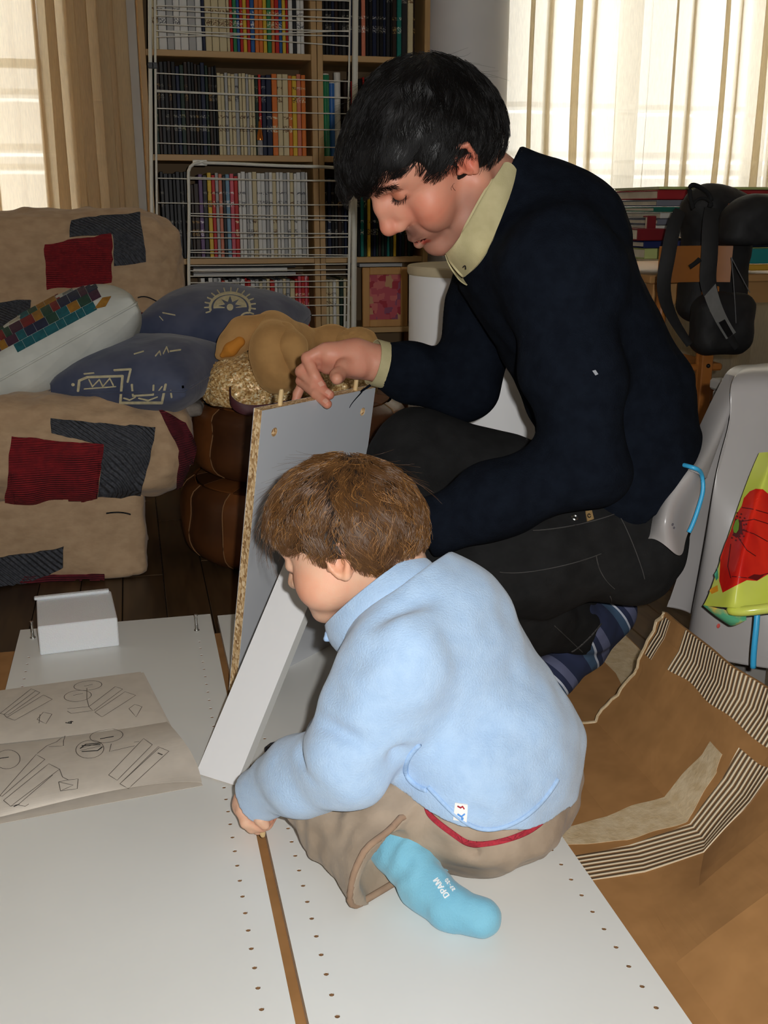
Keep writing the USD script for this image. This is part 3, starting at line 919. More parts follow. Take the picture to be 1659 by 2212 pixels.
# the narrow plinth plank leaning on it
kb, kr = on(423, 1670, 2, PT + .002), on(509, 1697, 2, PT + .002)
kt = at(664, 1306, 1.625)
kw = (kr - kb) / np.linalg.norm(kr - kb)
ka = kt - (kb + kr) / 2
ka -= kw * (ka @ kw)
ka /= np.linalg.norm(ka)
kn = np.cross(ka, kw)
if kn @ FWD < 0:
    kn = -kn
wd = np.linalg.norm(kr - kb)
Rk = np.stack([kw, kn, ka])
t = thing('plinth_plank', 'narrow white plank leaning against the upright board, in front of the child', 'plank', kb)
KL = .50
obj('laminate', box((0, 0, 0), (wd, .001, KL), 0, Rk, kb), M_cab, t)
obj('side_laminate', box((wd - .001, .001, 0), (wd, .016, KL), 0, Rk, kb), M_lam, t)
obj('chipboard_core', box((.0, .001, .0002), (wd - .001, .016, KL), 0, Rk, kb), M_chip, t, label='raw chipboard showing at the lower end')

# styrofoam packing block
M_foam = raw('styrofoam', {'tc': ('texture_coordinate', {}), 'v': ('voronoi_texture', {'scale': 330.0}), 'b': ('bump', {'strength': .35, 'distance': .0015}), 'p': ('principled_bsdf', {'base_color': lin((240, 240, 242)), 'roughness': .55, 'subsurface_weight': .15, 'subsurface_scale': .004})},
             [('tc.object', 'v.vector'), ('v.distance', 'b.height'), ('b.normal', 'p.normal')], 'p.BSDF')
sa, sb2 = on(87, 1417, 2, PT), on(258, 1396, 2, PT)
ex = (sb2 - sa) / np.linalg.norm(sb2 - sa)
ey = A([-ex[1], ex[0], 0])
Rs = np.stack([ex, ey, Z3])
sw = np.linalg.norm(sb2 - sa)
t = thing('foam_block', 'white polystyrene packing block lying on the far end of the left board', 'foam block', sa)
obj('block', box((0, 0, .0005), (sw, .155, .058), .002, Rs, sa), M_foam, t)
obj('rim', box((-.004, .143, .058), (sw - .004, .155, .064), .0015, Rs, sa), M_foam, t)
# ---------------------------------------------------------------- instruction booklet
M_pap = mat('booklet_paper', (216, 206, 192), (210, 200, 186), scale=40, rough=.75)
M_ink = mat('booklet_ink', (112, 104, 94), rough=.8)
M_inkb = mat('booklet_bold_ink', (40, 38, 36), rough=.8)
gp = lambda px, py, dz=0: on(px, py, 2, PT + .003 + dz)
# photograph points of the page corners: far page (4), near page (2)
t = thing('booklet', 'open assembly booklet with line drawings, lying on the left board', 'booklet', gp(150, 1600))
far = [[(-60, 1500, .003), (60, 1483, .002), (180, 1467, .002), (304, 1451, .001)],
       [(-60, 1556, .012), (70, 1538, .010), (200, 1520, .009), (330, 1503, .006)],
       [(-60, 1612, .006), (80, 1598, .004), (220, 1580, .004), (361, 1560, .004)]]
near = [[(-60, 1616, .004), (80, 1600, .004), (220, 1581, .004), (361, 1559, .004)],
        [(-60, 1675, .016), (90, 1652, .015), (240, 1625, .016), (390, 1592, .018)],
        [(-60, 1728, .014), (100, 1705, .013), (250, 1672, .013), (418, 1635, .010)],
        [(-60, 1778, .002), (80, 1745, .002), (270, 1703, .006), (436, 1690, .001)]]
pages = []
for g in (far, near):
    rows = [[gp(*q) for q in r] for r in g]
    pages.append(rows)
under = [[gp(q[0], q[1] + 9, -.0025) for q in r] for r in near]
obj('cover', sheet(spline_grid([[p * A([1, 1, 0]) + Z3 * (PT + .0009) for p in r] for r in [[gp(-60, 1498), gp(120, 1474), gp(310, 1450)], [gp(-60, 1640), gp(180, 1610), gp(372, 1570)], [gp(-60, 1788), gp(180, 1742), gp(438, 1694)]]], 14, 14), .0004, EYE), M_pap, t)
pg_far = obj('page', sheet(spline_grid(pages[0], 22, 30), .0004), M_pap, t)
pg_near = obj('page', sheet(spline_grid(pages[1], 26, 30), .0004), M_pap, t)

# line drawings: thin printed strokes lying on the pages
_surf = [spline_grid(pages[0], 60, 60).reshape(-1, 3), spline_grid(pages[1], 60, 60).reshape(-1, 3)]


def pxof(p):
    q = A(p) - EYE
    d = q @ FWD
    return np.stack([W / 2 + FPX * (q @ RIGHT) / d, H / 2 - FPX * (q @ UP) / d], -1)


from scipy.interpolate import LinearNDInterpolator
_page = [LinearNDInterpolator(pxof(s), s) for s in _surf]


def strokes(page, lines, w=.0007):
    """lines: lists of photograph points; laid onto the page as flat ribbons."""
    vs, fs, n = [], [], 0
    for L in lines:
        L = A(L, float)
        q = []
        for a, b in zip(L[:-1], L[1:]):
            k = max(2, int(np.linalg.norm(b - a) / 12))
            q += [a + (b - a) * s for s in np.linspace(0, 1, k, endpoint=False)]
        q = A(q + [L[-1]])
        p = _page[page](q)
        p = p[~np.isnan(p[:, 0])]
        if len(p) < 2:
            continue
        tg = np.gradient(p, axis=0)
        s = np.cross(tg, Z3)
        s /= np.linalg.norm(s, axis=1, keepdims=True) + 1e-9
        v = np.vstack([p + s * w + Z3 * .0004, p - s * w + Z3 * .0004])
        m = len(p)
        i = np.arange(m - 1)
        f = np.vstack([np.stack([i, i + 1, i + 1 + m], 1), np.stack([i, i + 1 + m, i + m], 1)])
        vs.append(v), fs.append(f + n)
        n += 2 * m
    return trimesh.Trimesh(np.vstack(vs), np.vstack(fs), process=False)


def z5(pts):
    return [(x / 2.37, 1240 + y / 2.37) for x, y in pts]


def ell(cx, cy, rx, ry, rot=-.1, a0=0, a1=6.4):
    a = np.linspace(a0, a1, 26)
    c, s = math.cos(rot), math.sin(rot)
    return z5([(cx + rx * math.cos(u) * c - ry * math.sin(u) * s, cy + rx * math.cos(u) * s + ry * math.sin(u) * c) for u in a])


def ring(*p):
    return z5(list(p) + [p[0]])


Lf = [ring((0, 715), (160, 588), (205, 608), (42, 722)), ring((35, 735), (222, 620), (268, 642), (75, 750)), z5([(35, 735), (20, 720), (180, 600)]), ring((190, 745), (222, 708), (266, 718), (235, 768)), z5([(205, 720), (200, 765)]),
      z5([(455, 680), (590, 577), (628, 590), (480, 700)]), ring((486, 708), (640, 603), (695, 622), (522, 733)), z5([(345, 703), (365, 715), (475, 700), (455, 680), (345, 690)]), ring((660, 690), (690, 668), (727, 680), (697, 733)),
      ell(398, 625, 70, 28), ell(450, 572, 72, 24), z5([(375, 622), (425, 612)]), z5([(430, 575), (475, 566)]), z5([(445, 585), (445, 640), (455, 680)])]
Ln = [ring((0, 1135), (185, 925), (230, 950), (10, 1140)), ring((18, 1160), (250, 972), (305, 1000), (55, 1190)), z5([(55, 1190), (95, 1180), (270, 1030)]), ring((300, 1065), (350, 1055), (400, 1050), (396, 1100), (310, 1112)), z5([(300, 1065), (375, 1082), (310, 1112)]),
      z5([(305, 1000), (320, 1040), (350, 1055)]), ring((556, 1030), (735, 843), (780, 875), (600, 1057)), ring((614, 1075), (810, 885), (865, 908), (657, 1100)), z5([(625, 1065), (815, 890)]), z5([(686, 862), (712, 858)]),
      ell(460, 898, 72, 46), ell(545, 830, 85, 34), ell(38, 950, 65, 48), z5([(410, 905), (520, 880)]), z5([(420, 890), (510, 868)]), z5([(570, 870), (560, 910), (690, 880)]), z5([(190, 920), (240, 880), (290, 860), (325, 830), (325, 880), (250, 885)]), z5([(810, 918), (830, 926)]),
      z5([(95, 1185), (130, 1190), (148, 1178)])]
Lb = [z5([(410, 895), (440, 872), (520, 866)]), z5([(418, 910), (500, 905), (525, 885)]), z5([(512, 845), (582, 832)]), z5([(0, 945), (45, 938)]), z5([(808, 917), (832, 927)]), z5([(418, 880), (515, 874)]), z5([(70, 1192), (100, 1178)])]
obj('printed_lines', strokes(0, Lf, .0006), M_ink, t, kind='stuff')
obj('printed_lines', strokes(1, Ln, .0006), M_ink, t, kind='stuff')
obj('bold_lines', strokes(1, Lb, .0012), M_inkb, t, kind='stuff')


def page_text(page, s, px, py, hgt, upx):
    """A page number lying on the page, its upright towards the photograph direction upx."""
    p = _page[page](A([[px, py]]))[0]
    q = _page[page](A([[px + upx[0], py + upx[1]]]))[0]
    u = q - p
    u /= np.linalg.norm(u)
    n = Z3
    r = np.cross(u, n)
    r /= np.linalg.norm(r)
    m = meshkit.text_mesh(s, hgt, .0003, True)
    v = m.vertices
    m.vertices = p + v[:, :1] * r + v[:, 1:2] * np.cross(n, r) + (v[:, 2:] + .0006) * n
    return m


obj('page_number', page_text(0, '4', 158, 1564, .0115, (-12, 1.5)), M_inkb, t)
obj('page_number', page_text(1, '2', 213, 1712, .0115, (-12, 1.5)), M_inkb, t)

# ---------------------------------------------------------------- screwdriver lying on the right board
M_navy = mat('navy_plastic', (20, 26, 48), rough=.22)
p = on(590, 1640, 2, PT) + Z3 * .0135
dr = on(660, 1600, 2, PT) - on(588, 1625, 2, PT)
dr[2] = 0
dr /= np.linalg.norm(dr)
t = thing('screwdriver', 'dark blue screwdriver handle lying behind the child\'s sleeve', 'screwdriver', p - Z3 * .0135)
obj('handle', tube(p + np.outer([-.012, -.009, 0, .03, .06, .068], dr), [.004, .010, .013, .0115, .0125, .006], 18), M_navy, t, smooth=40)
obj('blade', tube([p + dr * .06, p + dr * .15], .003, 10), M_bolt, t, smooth=40)

# ---------------------------------------------------------------- cardboard box spread out, its side curling up on the right
M_card = mat('brown_cardboard', (166, 120, 70), (154, 110, 62), scale=26, rough=.85, bump=.12, bscale=9, stretch=(1, 1, 1))
M_cardT = mat('torn_cardboard_paper', (206, 186, 152), (190, 166, 128), scale=60, rough=.95, bump=.5, bscale=160)
M_flute = raw('corrugation', {'tc': ('texture_coordinate', {}), 'w': ('wave_texture', {'scale': 38.0, 'bands_direction': 'y', 'distortion': .25}), 'r': ('rgb_ramp', {'ramp': [(.25, lin((132, 98, 62))), (.6, lin((222, 206, 176)))]}), 'p': ('principled_bsdf', {'roughness': .9}), 'b': ('bump', {'strength': 1.0, 'distance': .002})},
              [('tc.object', 'w.vector'), ('w.fac', 'r.fac'), ('r.color', 'p.base_color'), ('w.fac', 'b.height'), ('b.normal', 'p.normal')], 'p.BSDF')
t = thing('cardboard_box', 'big torn brown cardboard box spread flat under the boards, its side curling up', 'cardboard box', (.3, 1.0, 0))
obj('base_sheet', box((-.33, -.1, .0008), (.735, 1.53, .0052), .0008), M_card, t)
obj('base_sheet', box((-.345, 1.50, .001), (.20, 1.98, .0050), .0008), M_card, t)


def side_profile(y):
    """The box side at this depth: (x, z) pairs from the board outwards."""
    k = np.clip((1.08 - y) / .16, 0, 1)
    a = A([(.505, .0075), (.60, .0085), (.69, .022), (.738, .085), (.785, .17), (.792, .205), (.778, .252)])
    b = A([(.505, .0075), (.545, .012), (.585, .040), (.70, .115), (.80, .205), (.83, .235), (.85, .30)])
    return a * (1 - k) + b * k


ys = np.r_[np.linspace(.15, .98, 10), np.linspace(1.0, 1.425, 34)]
S = []
for y in ys:
    q = side_profile(y)
    s = np.r_[0, np.cumsum(np.linalg.norm(np.diff(q, axis=0), axis=1))]
    uu = np.unique(np.r_[np.linspace(0, s[-1], 40), s])[:40]
    x, z = np.interp(uu, s, q[:, 0]), np.interp(uu, s, q[:, 1])
    w = (meshkit.noise(np.c_[x * 14, np.full(len(x), y * 14), z * 9], 5) - .5) * .012 * np.clip(z / .05, 0, 1)
    jag = (meshkit.noise(np.c_[x * 60, z * 60, np.zeros(len(x))], 9) - .5) * .02 * (y > 1.40)
    S.append(np.c_[x + w, np.full(len(x), y) + jag, z])
S = A(S)
SIDE = S
obj('side_flap', sheet(S, .0045, (-.5, .8, 1.2)), M_card, t)


def flap_patch(fn, lift=.0015, n=(60, 14), th=.002):
    """A torn patch on the flap: fn(a, b) gives (profile position 0-1, y)."""
    from scipy.interpolate import RectBivariateSpline as RB
    sp = [RB(ys, np.linspace(0, 1, SIDE.shape[1]), SIDE[..., k], kx=1, ky=1) for k in range(3)]
    a, b = np.meshgrid(np.linspace(0, 1, n[0]), np.linspace(0, 1, n[1]), indexing='ij')
    u, y = fn(a, b)
    P = np.stack([s.ev(y, u) for s in sp], -1)
    e = 1e-3
    du = np.stack([s.ev(y, np.clip(u + e, 0, 1)) - s.ev(y, np.clip(u - e, 0, 1)) for s in sp], -1)
    dy = np.stack([s.ev(y + e, u) - s.ev(y - e, u) for s in sp], -1)
    N = np.cross(du, dy)
    N /= np.linalg.norm(N, axis=-1, keepdims=True) + 1e-12
    N = np.where((N @ A([-1, -.3, 1.]))[..., None] < 0, -N, N)
    return sheet(P + N * lift, th, (-.5, .8, 1.2))


def nn(a, s, seed, amp):
    return (meshkit.noise(np.stack([a * s, np.full(a.shape, .5), np.full(a.shape, seed * 1.7)], -1), seed) - .5) * 2 * amp


# bare flutes: a band running up the side, and along the rim
obj('torn_flutes', flap_patch(lambda a, b: (.01 + a * .76, 1.128 - .048 * (1 - .25 * a) + (b - .5) * (.052 + .025 * a) + nn(a, 6, 1, .006))), M_flute, t, label='bare striped corrugation where the paper is torn off')
obj('torn_flutes', flap_patch(lambda a, b: (.82 + b * .178 - .0 * a + nn(a, 7, 4, .012) * (b < .05), .95 + a * .395)), M_flute, t, label='bare striped corrugation along the upper rim')
obj('torn_paper', flap_patch(lambda a, b: (.02 + a * .70, 1.15 + .015 * a + (b - .5) * (.035 + .03 * np.sin(a * 3.1)) + nn(a, 9, 2, .008)), .001), M_cardT, t, label='pale ragged inner paper beside the bare flutes')
obj('torn_flutes', flap_patch(lambda a, b: (.80 + a * .18, 1.395 + b * .022), .001, (14, 6)), M_flute, t)
# the edge of the sheet, and the torn patch on the floor behind the man's foot
e = SIDE[-1]
obj('torn_edge', tube(e + A([0, .001, -.001]), .0035, 6), M_cardT, t)
q = [(1262, 1378), (1338, 1362), (1402, 1424), (1388, 1475), (1352, 1500), (1330, 1455), (1290, 1415)]
P = [on(*a, 2, .0062) for a in q]
fpoly = Polygon([(a[0], a[1]) for a in P])
obj('torn_paper', flat_poly(fpoly, (0, 0, .0068), (1, 0, 0), (0, 1, 0), .001), M_cardT, t)
obj('base_sheet', flat_poly(Polygon([tuple(on(*a, 2, .005)[:2]) for a in [(1150, 1500), (1262, 1378), (1338, 1360), (1404, 1424), (1390, 1480), (1330, 1560), (1240, 1620), (1150, 1660)]]), (0, 0, .0055), (1, 0, 0), (0, 1, 0), .0012), M_card, t)
# ================================================================ sofa under a quilted throw
M_throw = mat('sand_cotton_throw', (190, 160, 126), (176, 146, 113), scale=30, rough=.9, bump=.5, bscale=22, stretch=(1, 1.6, 1.6), dist=.006, sheen_weight=.15)
M_red = mat('red_knit', (150, 26, 34), (128, 22, 32), scale=70, rough=.95, bump=.9, bscale=60, wave={'bands_direction': 'z', 'distortion': 1.0}, dist=.004)
M_wine = mat('wine_red_knit', (112, 28, 40), (96, 22, 36), scale=70, rough=.95, bump=.9, bscale=60, wave={'bands_direction': 'z', 'distortion': 1.0}, dist=.004)
M_gry = mat('grey_knit', (84, 86, 92), (60, 62, 68), scale=160, rough=.95, bump=1.0, bscale=45, wave={'bands_direction': 'diagonal', 'distortion': 3.0}, dist=.005)

wr = lambda P, s, a, seed: a * (meshkit.fbm(P * s, 2, seed) - .5)
sofa = thing('sofa', 'two-seat sofa under a sand-coloured throw with red and grey knitted patches', 'sofa', (-.75, 2.8, 0))
so_base = Soft().box((-.80, 2.72, .10), (.80, .345, .125), .03)
so_base.wave(lambda P: .010 * np.sin(P[:, 0] * 21 + 3 * np.sin(P[:, 2] * 9)) * np.clip((.2 - P[:, 2]) * 6, 0, 1) + wr(P, 14, .02, 1))
so_base.cut((0, 0, .001), (0, 0, -1))
so_seat = Soft().box((-.74, 2.68, .303), (.862, .365, .122), .115)
so_seat.wave(lambda P: wr(P * A([1, 1.4, 1.4]), 16, .026, 2) + .004 * np.sin(P[:, 0] * 60 + 8 * P[:, 2] + 14 * (meshkit.noise(P * 6, 4))))
so_back = Soft().box((-.74, 3.09, .56), (.885, .125, .262), .12, k=.06).box((-.74, 3.0, .44), (.86, .10, .10), .08, k=.08)
so_back.wave(lambda P: wr(P * A([1, 1.4, 1.4]), 15, .026, 3) + .003 * np.sin(P[:, 0] * 45 - 20 * P[:, 2] + 14 * (meshkit.noise(P * 5, 6))))
obj('skirt', so_base.mesh(.011), M_throw, sofa, smooth=True)
seat_o = obj('seat', so_seat.mesh(.008), M_throw, sofa, smooth=True)
back_o = obj('backrest', so_back.mesh(.009), M_throw, sofa, smooth=True)
PATCH = [(so_back, [(95, 527), (243, 506), (242, 612), (100, 625)], M_red, 'red knitted square in the middle of the backrest'),
         (so_back, [(151, 476), (303, 461), (316, 566), (246, 574), (243, 506), (150, 512)], M_gry, 'grey knitted square at the top of the backrest'),
         (so_back, [(-40, 655), (66, 648), (62, 702), (-40, 740)], M_gry, 'grey knitted square at the left of the backrest'),
         (so_back, [(306, 676), (372, 684), (376, 732), (301, 732)], M_wine, 'wine-red square low on the right of the backrest'),
         (so_seat, [(112, 906), (336, 925), (304, 1078), (212, 1070), (225, 962), (112, 936)], M_gry, 'grey knitted square on the front of the seat'),
         (so_seat, [(26, 943), (224, 961), (206, 1100), (10, 1086)], M_red, 'bright red knitted square on the front of the seat'),
         (so_seat, [(343, 884), (400, 915), (420, 962), (412, 1032), (380, 1058), (388, 975)], M_wine, 'wine-red square round the right end of the seat'),
         (so_base, [(-20, 1206), (140, 1182), (136, 1226), (60, 1262), (-20, 1268)], M_gry, 'grey knitted square on the skirt'),
         (so_base, [(52, 1243), (226, 1240), (226, 1256), (40, 1260)], M_wine, 'wine-red square along the foot of the skirt')]
for k, (s, c, m, lab) in enumerate(PATCH):
    pl = Polygon(c).segmentize(14)
    xy = A(pl.exterior.coords)
    w = (meshkit.noise(np.c_[xy / 17.0, np.full(len(xy), k * 3.3)], k) - .5) * 7
    pl = Polygon(xy + np.c_[w, w * .8]).buffer(0)
    obj('knitted_patch', drape_poly(s, pl, .0045, 12), m, sofa, label=lab, smooth=35)
# loose wool ends and the printed lettering on the skirt
M_thr = mat('black_yarn', (28, 26, 26), rough=.9)
for s, q in ((so_back, [(298, 645), (325, 646), (348, 656), (372, 650)]), (so_seat, [(205, 1100), (228, 1094), (246, 1099)]), (so_base, [(230, 1108), (258, 1106), (282, 1110)])):
    P = lie_on(s, CubicSpline(np.arange(len(q)), A(q, float))(np.linspace(0, len(q) - 1, 14)), .004)
    if len(P) > 3:
        obj('yarn_end', tube(P, .0018, 6), M_thr, sofa, smooth=True)

# ---------------------------------------------------------------- cushions
M_blue = mat('faded_indigo_cotton', (57, 65, 90), (80, 86, 108), scale=14, rough=.85, bump=.35, bscale=26, dist=.004, detail=7, sheen_weight=.2)
M_mot = mat('cream_fabric_paint', (206, 196, 160), (186, 176, 142), scale=90, rough=.9)


def cushion_soft(c, hw, hh, th, Rm, seed, pinch=.6):
    """A pillow: thickness swells towards the middle, corners drawn out. Rm rows: width, height, thickness."""
    s = Soft()
    s.p.append(('e', A(c, float), A([hw, hh, th]) * 1.15, A(Rm), 0, .01))

    def f(P, only=None):
        X = (P - c) @ A(Rm).T
        u, v = np.abs(X[:, 0]) / hw, np.abs(X[:, 1]) / hh
        m = np.clip(1 - u ** 2.6, 0, 1) * np.clip(1 - v ** 2.6, 0, 1)
        half = th * np.sqrt(m) * .98 + .006
        edge = np.maximum(u - 1 + .05 * v ** 2 * pinch, v - 1 + .05 * u ** 2 * pinch) * min(hw, hh)
        d = np.abs(X[:, 2]) - half - .012 * (meshkit.fbm(P * 13, 3, seed) - .5)
        k = np.sqrt(1 + (th / hw * 1.3) ** 2)
        return np.maximum(d / k * .75, edge)
    s.fn = f
    s.__class__ = type('Pillow', (Soft,), {'__call__': lambda self, P, only=None: self.fn(P), 'select': lambda self, c, r: None})
    return s


def pillow(name, label, c, u, v, hw, hh, th, m, seed, cat='cushion', h=.006):
    u = A(u, float)
    u /= np.linalg.norm(u)
    v = A(v, float)
    v -= u * (v @ u)
    v /= np.linalg.norm(v)
    Rm = np.stack([u, v, np.cross(u, v)])
    s = cushion_soft(A(c), hw, hh, th, Rm, seed)
    t = thing(name, label, cat, A(c) - Z3 * .05)
    o = obj('cover', s.mesh(h), m, t, smooth=True)
    # piping all round the seam
    a = np.r_[np.linspace(-1, 1, 12)[:-1], np.ones(11), np.linspace(1, -1, 12)[:-1], -np.ones(11)]
    b = np.r_[-np.ones(11), np.linspace(-1, 1, 12)[:-1], np.ones(11), np.linspace(1, -1, 12)[:-1]]
    P = A(c) + np.outer(a * (1 - .05 * b ** 2 * .6 ) * hw, u) + np.outer(b * (1 - .05 * a ** 2 * .6 * 1) * hh, v)
    obj('seam', tube(np.vstack([P, P[:1]]), .0032, 6, False), m, t, smooth=True)
    return s, t


# rear blue cushion with the sun
cA = at(484, 700, 2.72)
sA, tA = pillow('cushion', 'blue cushion with a cream sun painted on it, behind the gold plush toy', cA, at(648, 712, 2.68) - at(322, 678, 2.76), A([.25, .93, .16]), .19, .17, .088, M_blue, 21)


def arc(cx, cy, rx, ry, a0, a1, w, n=26):
    a = np.linspace(math.radians(a0), math.radians(a1), n)
    return LineString(np.c_[cx + rx * np.cos(a), cy + ry * np.sin(a)]).buffer(w)


sun = shapely.union_all([arc(497, 664, 43, 31, -190, 12, 2.6), Polygon(np.c_[497 + 36 * np.cos(np.radians(np.arange(-185, 6, 8))), 664 + 25.5 * np.sin(np.radians(np.arange(-185, 6, 8)))])])
star = Polygon([(497 + (r * .95) * math.cos(a), 661 + (r * .72) * math.sin(a)) for a, r in [(-math.pi / 2 + i * math.pi / 8, 30 if i % 2 == 0 else 13) for i in range(16)]])
sun = shapely.union_all([sun.difference(star), Point(497, 664).buffer(7)])
rays = [LineString([(497 + 46 * math.cos(math.radians(a)), 662 + 33 * math.sin(math.radians(a))), (497 + 55 * math.cos(math.radians(a)), 662 + 40 * math.sin(math.radians(a)))]).buffer(1.2) for a in range(-200, 25, 16)]
obj('sun_motif', drape_poly(sA, sun, .0012, 8), M_mot, tA, label='cream sun with a dark eight-pointed star')
obj('sun_rays', drape_poly(sA, shapely.union_all(rays + [arc(535, 690, 16, 14, -190, -80, 1.6), LineString([(345, 684), (352, 692)]).buffer(1), LineString([(352, 676), (378, 681)]).buffer(1.2)]), .0012, 8), M_mot, tA)

# front blue cushion with the geometric border
cB = at(312, 808, 2.45)
sB, tB = pillow('cushion', 'blue cushion with a cream geometric border, lying in front on the sofa seat', cB, at(474, 822, 2.40) - at(136, 828, 2.50), A([.22, .93, .10]), .172, .155, .080, M_blue, 22)
z4 = lambda pts: [(x / 2, 600 + y / 2) for x, y in pts]
ln = lambda pts, w=1.7: LineString(z4(pts)).buffer(w)
geo = shapely.union_all([ln([(338, 488), (343, 445), (378, 430), (530, 425), (520, 540), (700, 540), (716, 462)], 2.6), ln([(495, 400), (565, 396), (552, 450)], 2.2), ln([(570, 462), (575, 510), (662, 505), (664, 465)], 2.0), ln([(365, 480), (500, 470)], 1.3), ln([(385, 440), (400, 470), (430, 440), (445, 470), (475, 435), (490, 465)], 1.3),
                        ln([(365, 416), (405, 412)], 1.6), ln([(535, 520), (560, 528), (585, 516)], 1.4), ln([(600, 520), (640, 530), (680, 515)], 1.4), ln([(685, 490), (700, 470)], 1.4), ln([(738, 488), (742, 516)], 1.8), Point(z4([(316, 462)])[0]).buffer(3.4), ln([(672, 338), (690, 318), (694, 334)], 1.2), ln([(706, 328), (720, 300), (728, 322)], 1.2), ln([(735, 318), (780, 312)], 1.2), ln([(580, 330), (620, 318)], 1.0)])
for g in geo.geoms:
    obj('border_motif', drape_poly(sB, g, .0012, 8), M_mot, tB)

# patchwork cushion on the left, white on its back, standing slanted
M_wht = mat('white_cotton', (206, 208, 200), (190, 192, 184), scale=12, rough=.9, bump=.3, bscale=26, dist=.004)
cC = at(120, 752, 2.50)
sC, tC = pillow('cushion', 'white-backed patchwork cushion leaning at the left end of the sofa', cC, at(262, 668, 2.50) - at(-40, 838, 2.46), FWD + .30 * (UP * .87 - RIGHT * .5), .22, .17, .100, M_wht, 23)
cols = {'teal': (24, 96, 104), 'ochre': (160, 112, 34), 'brick': (124, 34, 34), 'plum': (74, 40, 60), 'ash': (128, 130, 128), 'navy': (38, 44, 70), 'cream': (190, 184, 164), 'forest': (40, 74, 58)}
PW = {k: mat('patchwork_' + k, c, tuple(A(c) * .85), scale=80, rough=.9, bump=.4, bscale=200) for k, c in cols.items()}
a0, a1 = A([-60., 800]), A([236., 640])
dv = (a1 - a0) / np.linalg.norm(a1 - a0)
nv = A([-dv[1], dv[0]])
keys = list(cols)
r2 = np.random.default_rng(5)
for row in range(5):
    s0 = 0
    while s0 < 300:
        L = 14 + 16 * r2.random()
        w0, w1 = (-86 + row * 20), (-67 + row * 20)
        c4 = [a0 + dv * s0 + nv * w0, a0 + dv * (s0 + L) + nv * w0, a0 + dv * (s0 + L) + nv * w1, a0 + dv * s0 + nv * w1]
        key = keys[int(r2.integers(len(keys)))] if row < 4 else 'teal'
        s0 += L
        if c4[0][0] < -58 or (row == 4 and c4[0][0] < 20):
            continue
        mm = drape_poly(sC, Polygon(c4).buffer(-.4), .002, 14)
        if mm is not None:
            obj('patchwork_piece', mm, PW[key], tC)
obj('corner_lining', drape_poly(sC, Polygon([(203, 668), (222, 644), (240, 641), (228, 662)]), .002, 8), PW['ochre'], tC, label='ochre lining showing at the corner')
# ---------------------------------------------------------------- leather poufs, one on the other
M_lea = mat('brown_leather', (132, 78, 38), (98, 56, 26), scale=7, rough=.42, bump=.25, bscale=60, detail=7, coat_weight=.15)
M_lea2 = mat('dark_brown_leather', (94, 54, 26), (68, 38, 18), scale=7, rough=.45, bump=.25, bscale=60, detail=7)
M_sti = mat('pale_stitching', (126, 88, 52), rough=.8)


def pouf(c, r, h, label, seed, rot):
    t = thing('pouf', label, 'pouf', c)
    n = 13
    for k in range(n):
        a = np.linspace(rot + 2 * math.pi * (k + .012) / n, rot + 2 * math.pi * (k + .988) / n, 8)
        u = np.linspace(0, 1, 15)
        aa, uu = np.meshgrid(a, u, indexing='ij')
        edge = 1 - np.abs(2 * (aa - a[0]) / (a[-1] - a[0]) - 1) ** 6 * .012
        rr = (r * (1 - .12 * np.abs(2 * uu - 1) ** 6) - .0015 * np.sin(uu * math.pi * 3 + k)) * edge
        rr = rr + .012 * (meshkit.noise(np.stack([aa * 2, uu * 3, np.full(aa.shape, seed + k * .3)], -1), seed) - .5)
        P = np.stack([c[0] + rr * np.cos(aa), c[1] + rr * np.sin(aa), c[2] + .002 + uu * h], -1)
        obj('side_panel', sheet(P, .004, (c[0] + 9 * math.cos(a[4]), c[1] + 9 * math.sin(a[4]), c[2])), (M_lea, M_lea2)[k % 3 == 1], t, smooth=40)
        e = P[0] * .5 + P[0] * .5
        obj('seam', tube(e + (e - A([c[0], c[1], 0])) * A([.006, .006, 0]), .0016, 6), M_sti, t, smooth=True)
    for k in range(n):
        a = np.linspace(rot + 2 * math.pi * (k + .012) / n, rot + 2 * math.pi * (k + .988) / n, 8)
        u = np.linspace(.04, 1, 10)
        aa, uu = np.meshgrid(a, u, indexing='ij')
        rr = r * .84 * uu
        P = np.stack([c[0] + rr * np.cos(aa), c[1] + rr * np.sin(aa), c[2] + h + .022 * (1 - uu ** 2) + .002], -1)
        obj('top_panel', sheet(P, .004, c + A([0, 0, 9])), (M_lea2, M_lea)[k % 2], t, smooth=40)
    obj('filling', lathe([(0, .002), (r * .80, .002), (r * .92, h * .35), (r * .92, h * .65), (r * .80, h - .004), (0, h + .01)], c, 32), M_lea2, t, smooth=True)
    return t


pouf(A([.352, 2.545, .0]), .268, .185, 'lower brown leather pouf of the two stacked beside the sofa', 31, .1)
pouf(A([.385, 2.555, .208]), .268, .165, 'upper brown leather pouf, carrying the gold plush toy', 32, .3)

